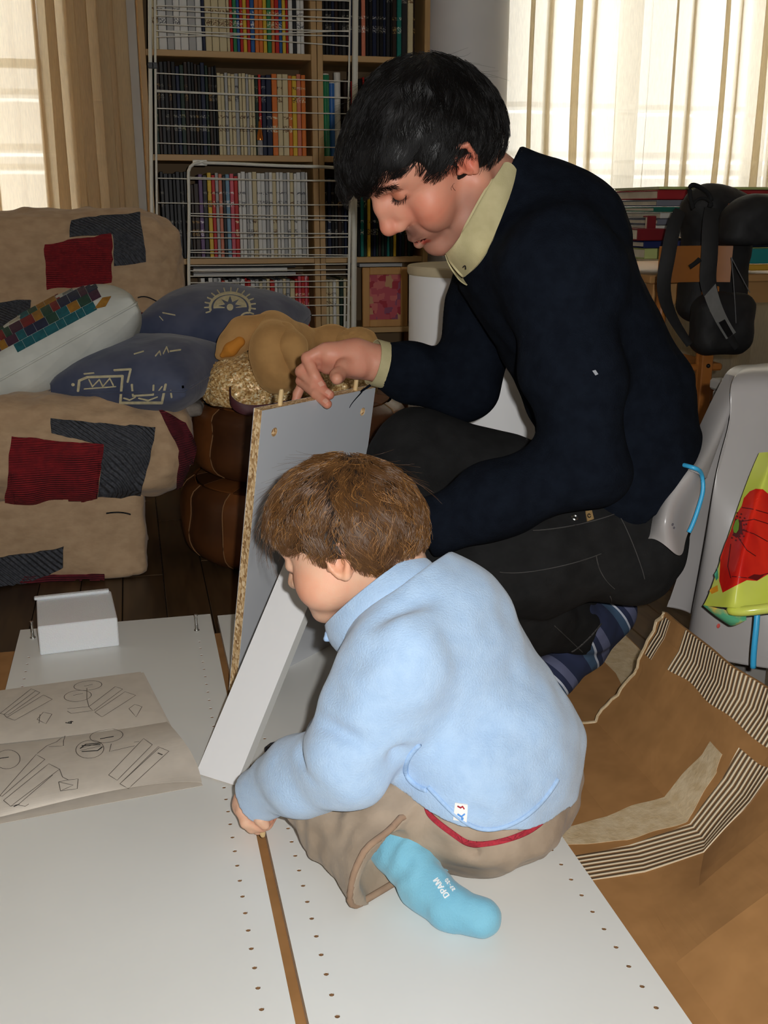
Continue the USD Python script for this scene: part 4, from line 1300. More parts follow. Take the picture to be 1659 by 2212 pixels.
# ---------------------------------------------------------------- plush toy: gold tinsel body, tan velvet ears and limb
M_gold = raw('gold_tinsel', {'tc': ('texture_coordinate', {}), 'v': ('voronoi_texture', {'scale': 260.0}), 'sp': ('separate_color', {}), 'r': ('rgb_ramp', {'ramp': [(0, lin((168, 122, 66))), (.45, lin((222, 178, 112))), (.8, lin((246, 214, 156))), (1, lin((255, 240, 200)))]}),
                             'b': ('bump', {'strength': 1.0, 'distance': .004}), 'p': ('principled_bsdf', {'roughness': .36, 'metallic': .12})},
             [('tc.object', 'v.vector'), ('v.color', 'sp.color'), ('sp.r', 'r.fac'), ('r.color', 'p.base_color'), ('sp.g', 'b.height'), ('b.normal', 'p.normal')], 'p.BSDF')
M_tan = mat('tan_velvet', (196, 150, 92), (176, 132, 78), scale=18, rough=.9, bump=.3, bscale=180, sheen_weight=.6, sheen_tint=lin((230, 190, 130)))
M_orng = mat('ear_lining', (206, 132, 40), rough=.85)
M_mar = mat('maroon_ribbon', (84, 36, 42), (70, 30, 38), rough=.6)
pt = thing('plush_toy', 'plush toy with a gold tinsel body and tan velvet ears, on the upper pouf', 'plush toy', (.33, 2.5, .385))
body = Soft().ball(at(550, 832, 2.46), (.128, .105, .078), k=.03).ball(at(625, 838, 2.50), (.115, .10, .07), k=.04).ball(at(730, 830, 2.52), (.10, .08, .045), k=.04)
body.wave(lambda P: .010 * (meshkit.noise(P * 230, 41) - .5) + .010 * (meshkit.fbm(P * 60, 2, 42) - .5))
body.cut((0, 0, .386), (0, 0, -1))
obj('body', body.mesh(.0042), M_gold, pt, smooth=True, label='glittering gold tinsel body')
head = Soft().chain([at(598, 800, 2.33), at(592, 752, 2.33), at(590, 715, 2.40), at(640, 735, 2.47)], [.052, .050, .040, .042], .03).chain([at(660, 732, 2.5), at(720, 730, 2.53), at(775, 732, 2.53)], [.028, .025, .022], .03)
head.wave(lambda P: wr(P, 22, .008, 44))
obj('head', head.mesh(.0045), M_tan, pt, smooth=True, label='tan velvet head and arm')
ear = Soft().chain([at(575, 705, 2.38), at(525, 720, 2.36), at(497, 745, 2.36), at(474, 768, 2.36)], [.030, .034, .026, .010], .02)
obj('ear', ear.mesh(.004), M_tan, pt, smooth=True)
er = Soft().chain([at(615, 720, 2.33), at(632, 750, 2.30), at(643, 785, 2.29), at(640, 802, 2.29)], [.026, .030, .020, .010], .02)
obj('ear', er.mesh(.004), M_tan, pt, smooth=True)
obj('ear_lining', Soft().chain([at(518, 738, 2.33), at(498, 755, 2.335), at(480, 768, 2.34)], [.012, .014, .006], .01).mesh(.003), M_orng, pt, smooth=True)
paw = Soft().ball(at(778, 738, 2.50), (.042, .036, .034), k=.02).ball(at(752, 740, 2.50), (.03, .03, .028), k=.02)
paw.wave(lambda P: .006 * (meshkit.noise(P * 230, 45) - .5))
obj('paw', paw.mesh(.004), M_tan, pt, smooth=True)
rb = curve([at(497, 846, 2.325), at(500, 868, 2.315), at(520, 882, 2.31), at(560, 886, 2.32), at(620, 876, 2.36), at(680, 868, 2.40)], 30)
obj('ribbon', sheet(np.stack([rb + A([0, -.002, .012]), rb + A([0, -.004, 0]), rb + A([0, -.002, -.012])], 1), .002), M_mar, pt, smooth=True)
# a grey rag and dark things tucked behind
M_rag = mat('grey_rag', (150, 140, 128), (120, 112, 104), scale=20, rough=.95, bump=.5, bscale=60, dist=.004)
rg = Soft().box(at(412, 880, 2.50), (.03, .05, .018), .016).wave(lambda P: wr(P, 40, .014, 46))
obj('rag', rg.mesh(.004), M_rag, label='crumpled grey rag tucked between the sofa seat and the poufs', cat='rag', smooth=True)
q = on(845, 738, 1, 3.3)
t = thing('toy_box', 'low black toy box with a yellow rim beside the white cabinet', 'box', (q[0], 3.2, .30))
M_blk = mat('black_plastic', (20, 20, 22), rough=.3)
M_yel = mat('yellow_plastic', (214, 160, 40), rough=.4)
obj('body', box((.40, 3.18, .0), (.74, 3.38, .33), .01), M_blk, t)
obj('rim', box((.395, 3.16, .29), (.745, 3.178, .325), .003), M_yel, t)
obj('lid', box((.40, 3.18, .331), (.74, 3.38, .37), .012), M_blk, t)

# ================================================================ right side: table, papers, chair, backpack
M_tab = mat('pale_table_top', (196, 150, 96), (182, 138, 86), scale=12, stretch=(.2, 1, 1), rough=.45)
TZ = .632
tb = thing('table', 'wooden table before the right window, loaded with folders', 'table', (2.2, 3.2, 0))
obj('table_top', box((1.50, 2.92, TZ - .025), (3.1, 3.75, TZ), .004), M_tab, tb)
obj('apron', box((1.54, 2.96, TZ - .09), (3.06, 2.98, TZ - .026)), M_tab, tb)
for x, y in ((1.55, 2.97), (3.05, 2.97), (1.55, 3.7), (3.05, 3.7)):
    obj('leg', box((x - .025, y - .025, 0), (x + .025, y + .025, TZ - .026), .003), M_tab, tb)
FM = {k: mat('folder_' + k, c, tuple(A(c) * .93), scale=8, rough=.45) for k, c in {'red': (164, 34, 42), 'grey': (120, 122, 134), 'green': (20, 104, 88), 'white': (214, 210, 200), 'teal': (28, 140, 140), 'maroon': (128, 28, 36), 'navy': (34, 44, 98), 'yellow': (206, 160, 50), 'lime': (196, 206, 130)}.items()}
tq = lambda px, y: on(px, 480, 1, y)[0]


def folder(px0, px1, py0, py1, y, key, label, dep=.30, rot=0, cat='folder'):
    a, b2 = on(px0, py1, 1, y), on(px1, py0, 1, y)
    t = thing('folder', label, cat, ((a[0] + b2[0]) / 2, y + dep / 2, a[2]))
    z0, z1 = a[2], on(px0, py0, 1, y)[2]
    x0, x1 = a[0], b2[0]
    e = min(.004, (z1 - z0) * .25)
    obj('cover', join(box((x0, y, z1 - e), (x1, y + dep, z1), e * .4), box((x0, y, z0), (x1, y + dep, z0 + e), e * .4), box((x0, y - .001, z0 + e * .3), (x1, y + e, z1 - e * .3), e * .3)), FM[key], t)
    if z1 - z0 > 2.5 * e:
        obj('papers', box((x0 + .006, y + e, z0 + e), (x1 - .006, y + dep - .006, z1 - e)), M_page, t)
    return t


folder(1424, 1720, 403, 409, 2.99, 'lime', 'thin pale green folder on top of the pile on the table', .32)
folder(1420, 1710, 410, 431, 2.99, 'red', 'thick red folder near the top of the pile on the table', .32)
folder(1418, 1700, 432, 446, 2.985, 'grey', 'grey folder under the red one in the pile', .32)
folder(1412, 1700, 447, 458, 2.98, 'green', 'dark green folder in the middle of the pile', .32)
for k, (px, py0, py1, key) in enumerate(((1426, 459, 472, 'white'), (1420, 473, 486, 'grey'), (1416, 487, 500, 'white'), (1432, 501, 512, 'white'))):
    folder(px, 1690, py0, py1, 2.99, key, 'loose %s papers, %s layer below the green folder' % (('white', 'grey', 'off-white', 'lowest white')[k], ('first', 'second', 'third', 'fourth')[k]), .3, cat='papers')
folder(1397, 1418, 466, 500, 2.94, 'maroon', 'small maroon card box standing at the left of the pile', .03, cat='box')
folder(1376, 1440, 494, 520, 2.93, 'maroon', 'red card tray sticking out at the left of the pile', .2, cat='tray')
folder(1390, 1690, 521, 536, 2.95, 'navy', 'navy blue folder near the bottom of the pile', .3)
folder(1392, 1690, 537, 560, 2.95, 'lime', 'pale magazines at the bottom of the pile', .3, cat='magazines')
folder(1606, 1720, 538, 570, 2.90, 'teal', 'teal box file at the right on the table edge', .05, cat='box file')
folder(1608, 1720, 572, 585, 2.90, 'yellow', 'yellow folder below the teal box file', .02)
q = at(1640, 470, 2.8)
bag = Soft().ball(q, (.11, .07, .062), k=.02).ball(q + A([.08, 0, -.01]), (.10, .07, .05), k=.03).ball(q + A([0, 0, -.05]), (.12, .07, .05), k=.03)
bag.wave(lambda P: wr(P, 18, .012, 51)).cut(q - A([0, 0, .07]), (0, 0, -1))
M_bag = mat('black_nylon', (16, 16, 18), (22, 22, 24), scale=30, rough=.65, bump=.3, bscale=90)
t = thing('cap', 'black cap lying on the table at the right edge', 'cap', q - A([0, 0, .07]))
obj('crown', bag.mesh(.006), M_bag, t, smooth=True)
obj('badge', trimesh.creation.icosphere(2, .008).apply_translation(q + A([.0, -.072, .03])), M_wt, t)

# chair
M_ch = mat('varnished_beech', (178, 112, 50), (160, 98, 42), scale=10, stretch=(.3, 1, 1), rough=.38)
CY = 2.62
cq = lambda px, py, y=CY: on(px, py, 1, y)
ch = thing('chair', 'varnished wooden school chair with the backpack hanging on its back', 'chair', (1.5, 2.75, 0))
pa, pb = cq(1428, 612), cq(1584, 531)
bk = spline_grid([[A([x, CY + .028 * math.sin(math.pi * (x - pa[0]) / (pb[0] - pa[0])), z]) for x in np.linspace(pa[0], pb[0], 5)] for z in np.linspace(pa[2], pb[2], 3)], 6, 20)
obj('backrest', sheet(bk, .014), M_ch, ch, smooth=35)
for x in (pa[0] + .025, pb[0] - .045):
    obj('rear_leg', tube([(x, CY + .035, pb[2] - .02), (x, CY + .04, .42), (x, CY + .01, .0)], .015, 10), M_ch, ch, smooth=40)
pl = cq(1540, 760)
obj('seat', box((pa[0] - .01, CY + .03, .385), (pb[0] + .02, CY + .38, .405), .005), M_ch, ch)
obj('rear_rail', box((pa[0], CY + .025, .30), (pb[0], CY + .045, .335), .003), M_ch, ch)
for x in (pa[0] + .02, pb[0] - .02):
    obj('front_leg', tube([(x, CY + .34, .386), (x, CY + .36, 0)], .015, 10), M_ch, ch, smooth=40)
xx = cq(1537, 720)[0]
obj('back_post', box((xx - .02, CY + .0, .0), (xx + .014, CY + .022, .62), .003), M_ch, ch)
obj('screw', trimesh.creation.icosphere(2, .006).apply_translation(A([xx - .002, CY - .001, cq(1537, 790)[2]])), M_blk, ch)

# backpack hanging by its straps over the chair back: the back panel turned to us
M_pk = mat('backpack_nylon', (20, 20, 21), (28, 27, 28), scale=30, rough=.7, bump=.25, bscale=120)
M_pk2 = mat('backpack_mesh', (17, 17, 18), (22, 22, 23), scale=60, rough=.85, bump=.3, bscale=260)
M_ref = mat('grey_reflective_tape', (132, 132, 130), (124, 124, 122), scale=50, rough=.4)
M_or = mat('rust_orange_nylon', (150, 68, 36), rough=.7)
bp = lambda px, py, d=0: cq(px, py, CY - .05 - d)
pk = thing('backpack', 'black and grey backpack hanging over the chair back by its straps', 'backpack', bp(1520, 790))
bs = Soft().box(on(1545, 560, 1, CY + .13), (.10, .055, .175), .05, k=.04).box(on(1560, 700, 1, CY - .02), (.088, .05, .085), .045, k=.06).ball(on(1540, 450, 1, CY + .1), (.085, .055, .06), k=.06)
bs.wave(lambda P: wr(P, 20, .012, 61))
obj('bag', bs.mesh(.006), M_pk, pk, smooth=True)
obj('side_stripe', tube(curve([on(1568, 446, 1, CY + .05), on(1588, 462, 1, CY + .05), on(1600, 485, 1, CY + .06)], 12), .012, 8), M_or, pk, smooth=True)


def strap(pts, w, m, th=.008, name='strap', k=24):
    c = curve([bp(*p) for p in pts], k)
    tg = np.gradient(c, axis=0)
    tg /= np.linalg.norm(tg, axis=1, keepdims=True)
    s = np.cross(tg, FWD)
    s /= np.linalg.norm(s, axis=1, keepdims=True)
    ww = np.interp(np.linspace(0, 1, k), np.linspace(0, 1, len(w)), w)[:, None]
    g = np.stack([c - s * ww, c - s * ww * .5 - FWD * .004, c + s * ww * .5 - FWD * .004, c + s * ww], 1)
    return obj(name, sheet(g, th), m, pk, smooth=50)


strap([(1470, 455, -.02), (1452, 505, .0), (1442, 560, .01), (1434, 610, .01), (1450, 680, 0), (1490, 745, 0)], [.016, .019, .019, .018, .013, .010], M_pk)
sr = strap([(1538, 450, -.02), (1534, 500, .0), (1532, 560, .012), (1530, 610, .014), (1545, 660, .02), (1570, 715, .02), (1592, 752, .02)], [.019, .022, .022, .022, .017, .013, .009], M_pk)
obj('reflective_tape', sheet(np.stack([curve([bp(1522, 640, .032), bp(1538, 680, .033), bp(1556, 712, .033), bp(1569, 733, .032)], 14), curve([bp(1546, 613, .032), bp(1556, 650, .033), bp(1572, 688, .033), bp(1590, 718, .032)], 14)], 1), .002), M_ref, pk)
obj('tape_slot', sheet(np.stack([curve([bp(1553, 697, .036), bp(1573, 730, .036)], 5), curve([bp(1566, 690, .036), bp(1584, 722, .036)], 5)], 1), .002), M_blk, pk)
obj('carry_handle', tube(curve([bp(1497, 450), bp(1490, 415), bp(1492, 402), bp(1515, 406), bp(1535, 425), bp(1533, 448)], 30), .006, 8), M_pk2, pk, smooth=True)
obj('top_loop', tube(curve([bp(1498, 442), bp(1515, 428), bp(1530, 432), bp(1538, 446)], 16), .004, 8), M_pk2, pk, smooth=True)
strap([(1512, 560, .02), (1500, 570, .025), (1490, 577, .025)], [.007, .006, .006], M_pk2, .004, 'buckle_tail')
M_cord = mat('grey_cord', (110, 110, 112), rough=.7)
obj('cord', tube(curve([bp(1580, 556, .03), bp(1600, 595, .035), bp(1620, 632, .03)], 12), .0012, 6), M_cord, pk, smooth=True)
obj('cord', tube(curve([bp(1580, 556, .03), bp(1586, 630, .035), bp(1590, 698, .03)], 12), .0012, 6), M_cord, pk, smooth=True)

# ---------------------------------------------------------------- low play table under a grey oilcloth, poppy oilcloth over it
M_oil = mat('grey_oilcloth', (164, 160, 158), (158, 153, 150), scale=5, rough=.28, bump=.05, bscale=40)
M_trim = mat('sky_blue_piping', (60, 168, 216), rough=.35)
M_lamp = mat('table_leg_paint', (150, 146, 140), rough=.6)
t = thing('play_table', 'low square play table hidden under the grey oilcloth at the right', 'table', (1.17, 1.56, 0))
obj('table_top', box((.985, 1.47, .515), (1.35, 1.67, .535), .004), M_lamp, t)
for x, y in ((1.01, 1.495), (1.325, 1.495), (1.01, 1.645), (1.325, 1.645)):
    obj('leg', box((x - .02, y - .02, 0), (x + .02, y + .02, .5145), .003), M_lamp, t)
oat = lambda px, py, d: at(px, py, d * .79)
oc = thing('oilcloth', 'grey oilcloth with blue piping, draped over the low table at the right', 'tablecloth', oat(1500, 1300, 2.2))
rows = [[(1640, 792, 2.42), (1700, 788, 2.40), (1800, 786, 2.38), (2250, 790, 2.36)],
        [(1567, 808, 2.20), (1600, 812, 2.10), (1650, 806, 2.08), (2250, 800, 2.05)],
        [(1548, 880, 2.17), (1592, 892, 2.07), (1634, 886, 2.06), (2250, 890, 2.04)],
        [(1532, 960, 2.15), (1574, 972, 2.06), (1618, 976, 2.055), (2250, 1000, 2.03)],
        [(1515, 1050, 2.16), (1556, 1062, 2.07), (1598, 1072, 2.05), (2250, 1110, 2.0)],
        [(1490, 1160, 2.24), (1536, 1172, 2.14), (1580, 1190, 2.06), (2250, 1250, 1.95)],
        [(1452, 1280, 2.30), (1500, 1318, 2.20), (1560, 1372, 2.08), (2250, 1420, 1.9)],
        [(1446, 1296, 2.31), (1500, 1340, 2.21), (1562, 1400, 2.085), (2250, 1480, 1.88)]]
obj('cloth', sheet(spline_grid([[oat(*q) for q in r] for r in rows], 70, 50), .0015), M_oil, oc, smooth=50)
rows = [[(1567, 808, 2.165), (1585, 812, 2.13), (1590, 815, 2.10)], [(1530, 880, 2.14), (1556, 890, 2.09), (1576, 895, 2.08)], [(1500, 945, 2.12), (1530, 955, 2.05), (1553, 960, 2.055)], [(1478, 992, 2.10), (1506, 1004, 2.00), (1532, 1018, 2.03)], [(1462, 1010, 2.09), (1492, 1016, 1.99), (1526, 1030, 2.03)]]
obj('hanging_fold', sheet(spline_grid([[oat(*q) for q in r] for r in rows], 30, 20), .0015), M_oil, oc, smooth=50)
rows = [[(1458, 1012, 2.07), (1478, 1006, 2.02), (1498, 1012, 2.0), (1516, 1027, 2.03)], [(1433, 1038, 2.07), (1460, 1036, 2.0), (1490, 1038, 1.99), (1519, 1044, 2.03)], [(1412, 1080, 2.07), (1444, 1078, 1.985), (1478, 1080, 2.0), (1513, 1082, 2.03)],
        [(1397, 1122, 2.06), (1436, 1120, 1.975), (1468, 1124, 2.0), (1501, 1118, 2.03)], [(1387, 1152, 2.06), (1432, 1150, 1.98), (1464, 1162, 2.0), (1490, 1144, 2.03)], [(1380, 1172, 2.05), (1428, 1172, 1.99), (1464, 1199, 2.0), (1480, 1162, 2.03)]]
obj('hanging_corner', sheet(spline_grid([[oat(*q) for q in r] for r in rows], 36, 30), .0015), M_oil, oc, smooth=50)
obj('blue_piping', tube(curve([oat(1460, 1010, 2.035), oat(1479, 1005, 1.985), oat(1500, 1011, 1.97), oat(1516, 1027, 1.995), oat(1519, 1050, 2.0), oat(1511, 1090, 2.0), oat(1498, 1128, 2.0), oat(1488, 1150, 2.0)], 40), .0034, 8), M_trim, oc, smooth=True)
obj('blue_piping', tube(curve([oat(1636, 1316, 1.935), oat(1633, 1360, 1.935), oat(1629, 1400, 1.94), oat(1627, 1442, 1.95)], 20), .0045, 8), M_trim, oc, smooth=True)
M_spot = {k: mat('paint_spot_' + k, c, rough=.5) for k, c in {'red': (206, 84, 76), 'blue': (120, 170, 200), 'dark': (86, 84, 90)}.items()}
for k, (px, py, d, r, key) in enumerate(((1393, 1136, 2.045, .0035, 'red'), (1453, 1133, 1.980, .0018, 'dark'), (1552, 1352, 2.08, .003, 'red'), (1580, 852, 2.085, .003, 'blue'), (1456, 1140, 1.985, .0016, 'dark'))):
    m = trimesh.creation.icosphere(2, r)
    m.vertices = m.vertices * A([1, .2, 1.3]) + oat(px, py, d - .006)
    obj('paint_spot', m, M_spot[key], oc)

# poppy oilcloth
M_lime = mat('lime_oilcloth', (196, 206, 72), (206, 212, 110), scale=9, rough=.22)
M_pop = mat('poppy_red_print', (214, 44, 26), (188, 26, 20), scale=30, stretch=(1, 1, .3), rough=.22, detail=6)
M_popd = mat('poppy_dark_print', (96, 18, 20), rough=.3)
M_popg = mat('poppy_green_print', (120, 160, 50), rough=.3)
M_popo = mat('poppy_orange_print', (224, 150, 40), rough=.25)
M_tealp = mat('poppy_teal_print', (70, 150, 120), rough=.25)
po = thing('oilcloth', 'lime oilcloth printed with a big red poppy, hanging over the low table', 'tablecloth', oat(1600, 1340, 1.9))
rows = [[(1640, 978, 1.99), (1665, 978, 1.97), (1700, 985, 1.97), (1900, 990, 1.97)],
        [(1622, 1020, 1.98), (1655, 1030, 1.945), (1700, 1030, 1.96), (1900, 1040, 1.96)],
        [(1598, 1085, 1.975), (1636, 1090, 1.93), (1690, 1090, 1.95), (1900, 1100, 1.95)],
        [(1566, 1180, 1.97), (1610, 1185, 1.91), (1670, 1190, 1.93), (1900, 1190, 1.93)],
        [(1540, 1260, 1.97), (1590, 1270, 1.90), (1655, 1275, 1.91), (1900, 1280, 1.9)],
        [(1519, 1308, 1.97), (1575, 1312, 1.90), (1645, 1314, 1.89), (1900, 1320, 1.88)]]
pg = spline_grid([[oat(*q) for q in r] for r in rows], 60, 60)
obj('cloth', sheet(pg, .0015), M_lime, po, smooth=50)
_pp = LinearNDInterpolator(pxof(pg.reshape(-1, 3)), pg.reshape(-1, 3))


def print_on(poly, m, lift, name, lab=None):
    ms = []
    for g in getattr(poly, 'geoms', [poly]):
        v2, f = trimesh.creation.triangulate_polygon(g, engine='earcut')
        v3, f = trimesh.remesh.subdivide_to_size(np.c_[v2, np.zeros(len(v2))], f, 9, max_iter=12)
        p = _pp(v3[:, :2])
        ok = ~np.isnan(p[f][:, :, 0]).any(1)
        r = np.stack([ray(*a) for a in v3[:, :2]])
        p = np.nan_to_num(p) - r / np.linalg.norm(r, axis=1, keepdims=True) * lift
        ms.append(trimesh.Trimesh(p, f[ok], process=False))
    for g in ms:
        for h in g.split(only_watertight=False):
            if len(h.faces) > 2:
                obj(name, h, m, po, label=lab, smooth=True)


z7 = lambda pts: [(1360 + x / 3.16, 780 + y / 3.16) for x, y in pts]
print_on(Polygon(z7([(780, 935), (820, 890), (860, 872), (910, 875), (945, 905), (1100, 900), (1100, 1440), (945, 1455), (870, 1500), (800, 1495), (720, 1535), (635, 1580), (612, 1500), (622, 1320), (690, 1160), (720, 1060), (765, 990)])).buffer(.1), M_pop, .0012, 'poppy_petals', 'large red printed poppy')
print_on(shapely.union_all([LineString(z7(q)).buffer(1.0) for q in ([(760, 1095), (850, 1080), (945, 1110)], [(740, 1200), (800, 1290), (860, 1330)], [(690, 1250), (670, 1400), (690, 1480)], [(770, 1000), (840, 1010), (945, 1040)], [(700, 1470), (800, 1480), (860, 1470), (945, 1450)], [(760, 1150), (850, 1180), (940, 1230)])] + [Polygon(z7([(800, 1480), (850, 1455), (920, 1462), (870, 1498)]))]), M_popd, .0018, 'petal_veins')
print_on(shapely.union_all([Point(z7([(735 + 46 * math.cos(a) * k, 1130 + 70 * math.sin(a) * k)])[0]).buffer(2.0) for a in np.linspace(-1.6, 2.2, 9) for k in (1.0, 1.35)] + [Polygon(z7([(720, 1075), (765, 1090), (770, 1170), (730, 1205), (705, 1190)]))]), M_popd, .0022, 'poppy_stamens')
print_on(Polygon(z7([(712, 1170), (705, 1140), (722, 1090), (742, 1075), (748, 1110), (745, 1150), (728, 1175)])), M_popg, .0030, 'poppy_heart')
print_on(Polygon(z7([(540, 1560), (600, 1530), (605, 1570), (560, 1590)])), M_popo, .0015, 'orange_print')
print_on(Polygon(z7([(575, 1440), (600, 1400), (606, 1480), (590, 1500)])), M_tealp, .0015, 'teal_print')
rl = curve([oat(1572, 1316, 1.915), oat(1605, 1320, 1.895), oat(1645, 1316, 1.885), oat(1690, 1312, 1.88)], 16)
obj('rolled_hem', tube(rl, [.003] + [.0075] * 15, 14), M_lime, po, smooth=True)
rows = [[(1519, 1308, 1.968), (1560, 1316, 1.935), (1612, 1330, 1.91)], [(1545, 1330, 1.955), (1572, 1338, 1.925), (1612, 1338, 1.905)], [(1576, 1351, 1.935), (1590, 1350, 1.92), (1611, 1340, 1.905)]]
obj('folded_corner', sheet(spline_grid([[oat(*q) for q in r] for r in rows], 16, 16), .0015), mat('poppy_mixed_print', (84, 160, 120), (222, 176, 60), scale=28, rough=.25, lo=.42, hi=.58), po, smooth=50)
# ================================================================ people: shared tools
Zp = lambda px, py, z: on(px, py, 2, z)


def hair_material(name, a, b, spec=.5, rough=.35):
    return raw(name, {'h': ('hair_info', {}), 'w': ('white_noise_texture', {'dimensions': '1D'}), 'r': ('rgb_ramp', {'ramp': [(0, lin(a)), (.7, lin(b)), (1, lin(tuple(np.minimum(A(b) * 1.75, 255))))]}),
                      'p': ('principled_bsdf', {'roughness': rough, 'specular_ior_level': spec})},
               [('h.index', 'w.w'), ('w.value', 'r.fac'), ('r.color', 'p.base_color')], 'p.BSDF')


def strands(name, soft, roots, whorl, material, parent, length, steps=11, lift=.006, wave=.35, seed=0, width=.00055, out=.004, bias=None, tip=.35, clip=None, locks=0):
    """Locks that start at the roots, run over the soft shape away from the whorl and lift a little at their ends."""
    r = np.random.default_rng(seed)
    n = len(roots)
    L = length * (.6 + .6 * r.random(n)) if np.isscalar(length) else length
    P = np.zeros((n, steps, 3))
    p = roots.copy()
    l0 = r.random(n) * lift
    ph = meshkit.noise(roots * 45, seed) * 9
    amp = wave * (.3 + meshkit.noise(roots * 60, seed + 1))
    k2 = r.normal(0, .10, (n, 3))
    for s in range(steps):
        q = s / (steps - 1)
        nrm = soft.grad(p)
        d = soft(p)
        p = p - nrm * (d - (l0 + out * q * q + .0005))[:, None]
        P[:, s] = p
        t = p - whorl
        if bias is not None:
            t = t / (np.linalg.norm(t, axis=1, keepdims=True) + 1e-9) + bias(p, q)
        t = t - nrm * (t * nrm).sum(1)[:, None]
        t /= np.linalg.norm(t, axis=1, keepdims=True) + 1e-9
        sd = np.cross(nrm, t)
        t = t + sd * (amp * np.sin(ph + q * 5.5))[:, None] + k2
        t /= np.linalg.norm(t, axis=1, keepdims=True)
        p = p + t * (L / (steps - 1))[:, None]
    if clip is not None:
        d = clip(P.reshape(-1, 3)).reshape(n, steps) > .007
        end = np.where(d.any(1), d.argmax(1), steps - 1).astype(float)
        good = end >= 3
        P, end = P[good], end[good]
        n = len(P)
        tt = np.outer(end, np.linspace(0, 1, steps))
        i = np.minimum(tt.astype(int), steps - 2)
        fr = (tt - i)[..., None]
        P = np.take_along_axis(P, i[..., None].repeat(3, -1), 1) * (1 - fr) + np.take_along_axis(P, (i + 1)[..., None].repeat(3, -1), 1) * fr
    if locks:
        from scipy.spatial import cKDTree
        gi = r.permutation(n)[:locks]
        near = gi[cKDTree(P[gi, 0]).query(P[:, 0])[1]]
        q = np.linspace(0, 1, steps)[None, :, None] ** 1.1
        P = P + (P[near] - P) * q * (.35 + .5 * r.random((n, 1, 1)))
    return hair_curves(name, P, width, material, parent, tip)


def hair_curves(name, P, width, material, parent, tip=.35, label=None):
    n, steps = P.shape[:2]
    path = _path(name, parent)
    c = UsdGeom.BasisCurves.Define(stage, path)
    c.CreateTypeAttr('cubic')
    c.CreateBasisAttr('catmullRom')
    c.CreateWrapAttr('pinned')
    c.CreatePointsAttr(Vt.Vec3fArray.FromNumpy((P.reshape(-1, 3) - parent['base']).astype(np.float32)))
    c.CreateCurveVertexCountsAttr(Vt.IntArray.FromNumpy(np.full(n, steps, np.int32)))
    w = np.tile(np.linspace(1, tip, steps), n) * width
    c.CreateWidthsAttr(Vt.FloatArray.FromNumpy(w.astype(np.float32)))
    c.SetWidthsInterpolation('vertex')
    UsdShade.MaterialBindingAPI.Apply(c.GetPrim()).Bind(material)
    _tag(c.GetPrim(), label, None, None, 'stuff')
    return c


def main_pieces(m):
    """Drops the crumbs that cuts leave behind."""
    ps = m.split(only_watertight=False)
    big = max(len(p.faces) for p in ps)
    return join(*[p for p in ps if len(p.faces) > .08 * big])


def px_of(v):
    return pxof(v)


def visible_side(v, n):
    return ((EYE - v) * n).sum(1)


def skin_mat(name, base, rough=.48):
    return raw(name, {'at': ('attribute', {'attribute': 'tint'}), 'tc': ('texture_coordinate', {}), 'n': ('noise_texture', {'scale': 60.0, 'detail': 4.0}), 'r': ('rgb_ramp', {'ramp': [(.3, lin(base)), (.7, lin(tuple(A(base) * A([1.0, .95, .94]))))]}),
                      'm': ('mix_color', {'blend_type': 'multiply', 'fac': 1.0}), 'n2': ('noise_texture', {'scale': 520.0, 'detail': 2.0}), 'b': ('bump', {'strength': .10, 'distance': .001}),
                      'p': ('principled_bsdf', {'roughness': rough, 'subsurface_weight': .25, 'subsurface_scale': .006, 'subsurface_radius': (1.0, .35, .2)})},
               [('tc.object', 'n.vector'), ('n.fac', 'r.fac'), ('r.color', 'm.a'), ('at.color', 'm.b'), ('m.result', 'p.base_color'), ('tc.object', 'n2.vector'), ('n2.fac', 'b.height'), ('b.normal', 'p.normal')], 'p.BSDF')


def fuzzy(c, v, r, hard=.6):
    d = np.linalg.norm((v - c), axis=1) if np.isscalar(r) else np.linalg.norm((v - c) / r, axis=1)
    if np.isscalar(r):
        d = d / r
    return np.clip((1.15 - d) / (1.15 - hard), 0, 1)


def finger(s, pts, rs, k=.004):
    for i in range(len(pts) - 1):
        s.cone(pts[i], pts[i + 1], rs[i], rs[i + 1], k)


def ridge(P, a, b, r, amp):
    """A soft fold in cloth along the segment a-b (amp > 0: a valley)."""
    ba = b - a
    h = np.clip((P - a) @ ba / (ba @ ba), 0, 1)
    d = np.linalg.norm(P - a - h[:, None] * ba, axis=1)
    return amp * np.exp(-(d / r) ** 2) * np.sin(np.pi * np.clip(h * .9 + .05, 0, 1))


def put_text(soft, s, px, rdir, updir, hpx, m, parent, name, lift=.0015, th=.0012, bold=True):
    t = meshkit.text_mesh(s, 1.0, .1, bold)
    v = t.vertices
    rd, ud = A(rdir, float) / np.linalg.norm(rdir), A(updir, float) / np.linalg.norm(updir)
    xy = A(px, float) + (v[:, :1] * rd + v[:, 1:2] * ud) * hpx
    p = soft.trace(EYE, np.stack([ray(*q) for q in xy]))
    n = soft.grad(p)
    t.vertices = p + n * (np.where(v[:, 2] > .05, lift, lift - th))[:, None]
    for i, g in enumerate(t.split(only_watertight=False)):
        obj(name, g, m, parent)


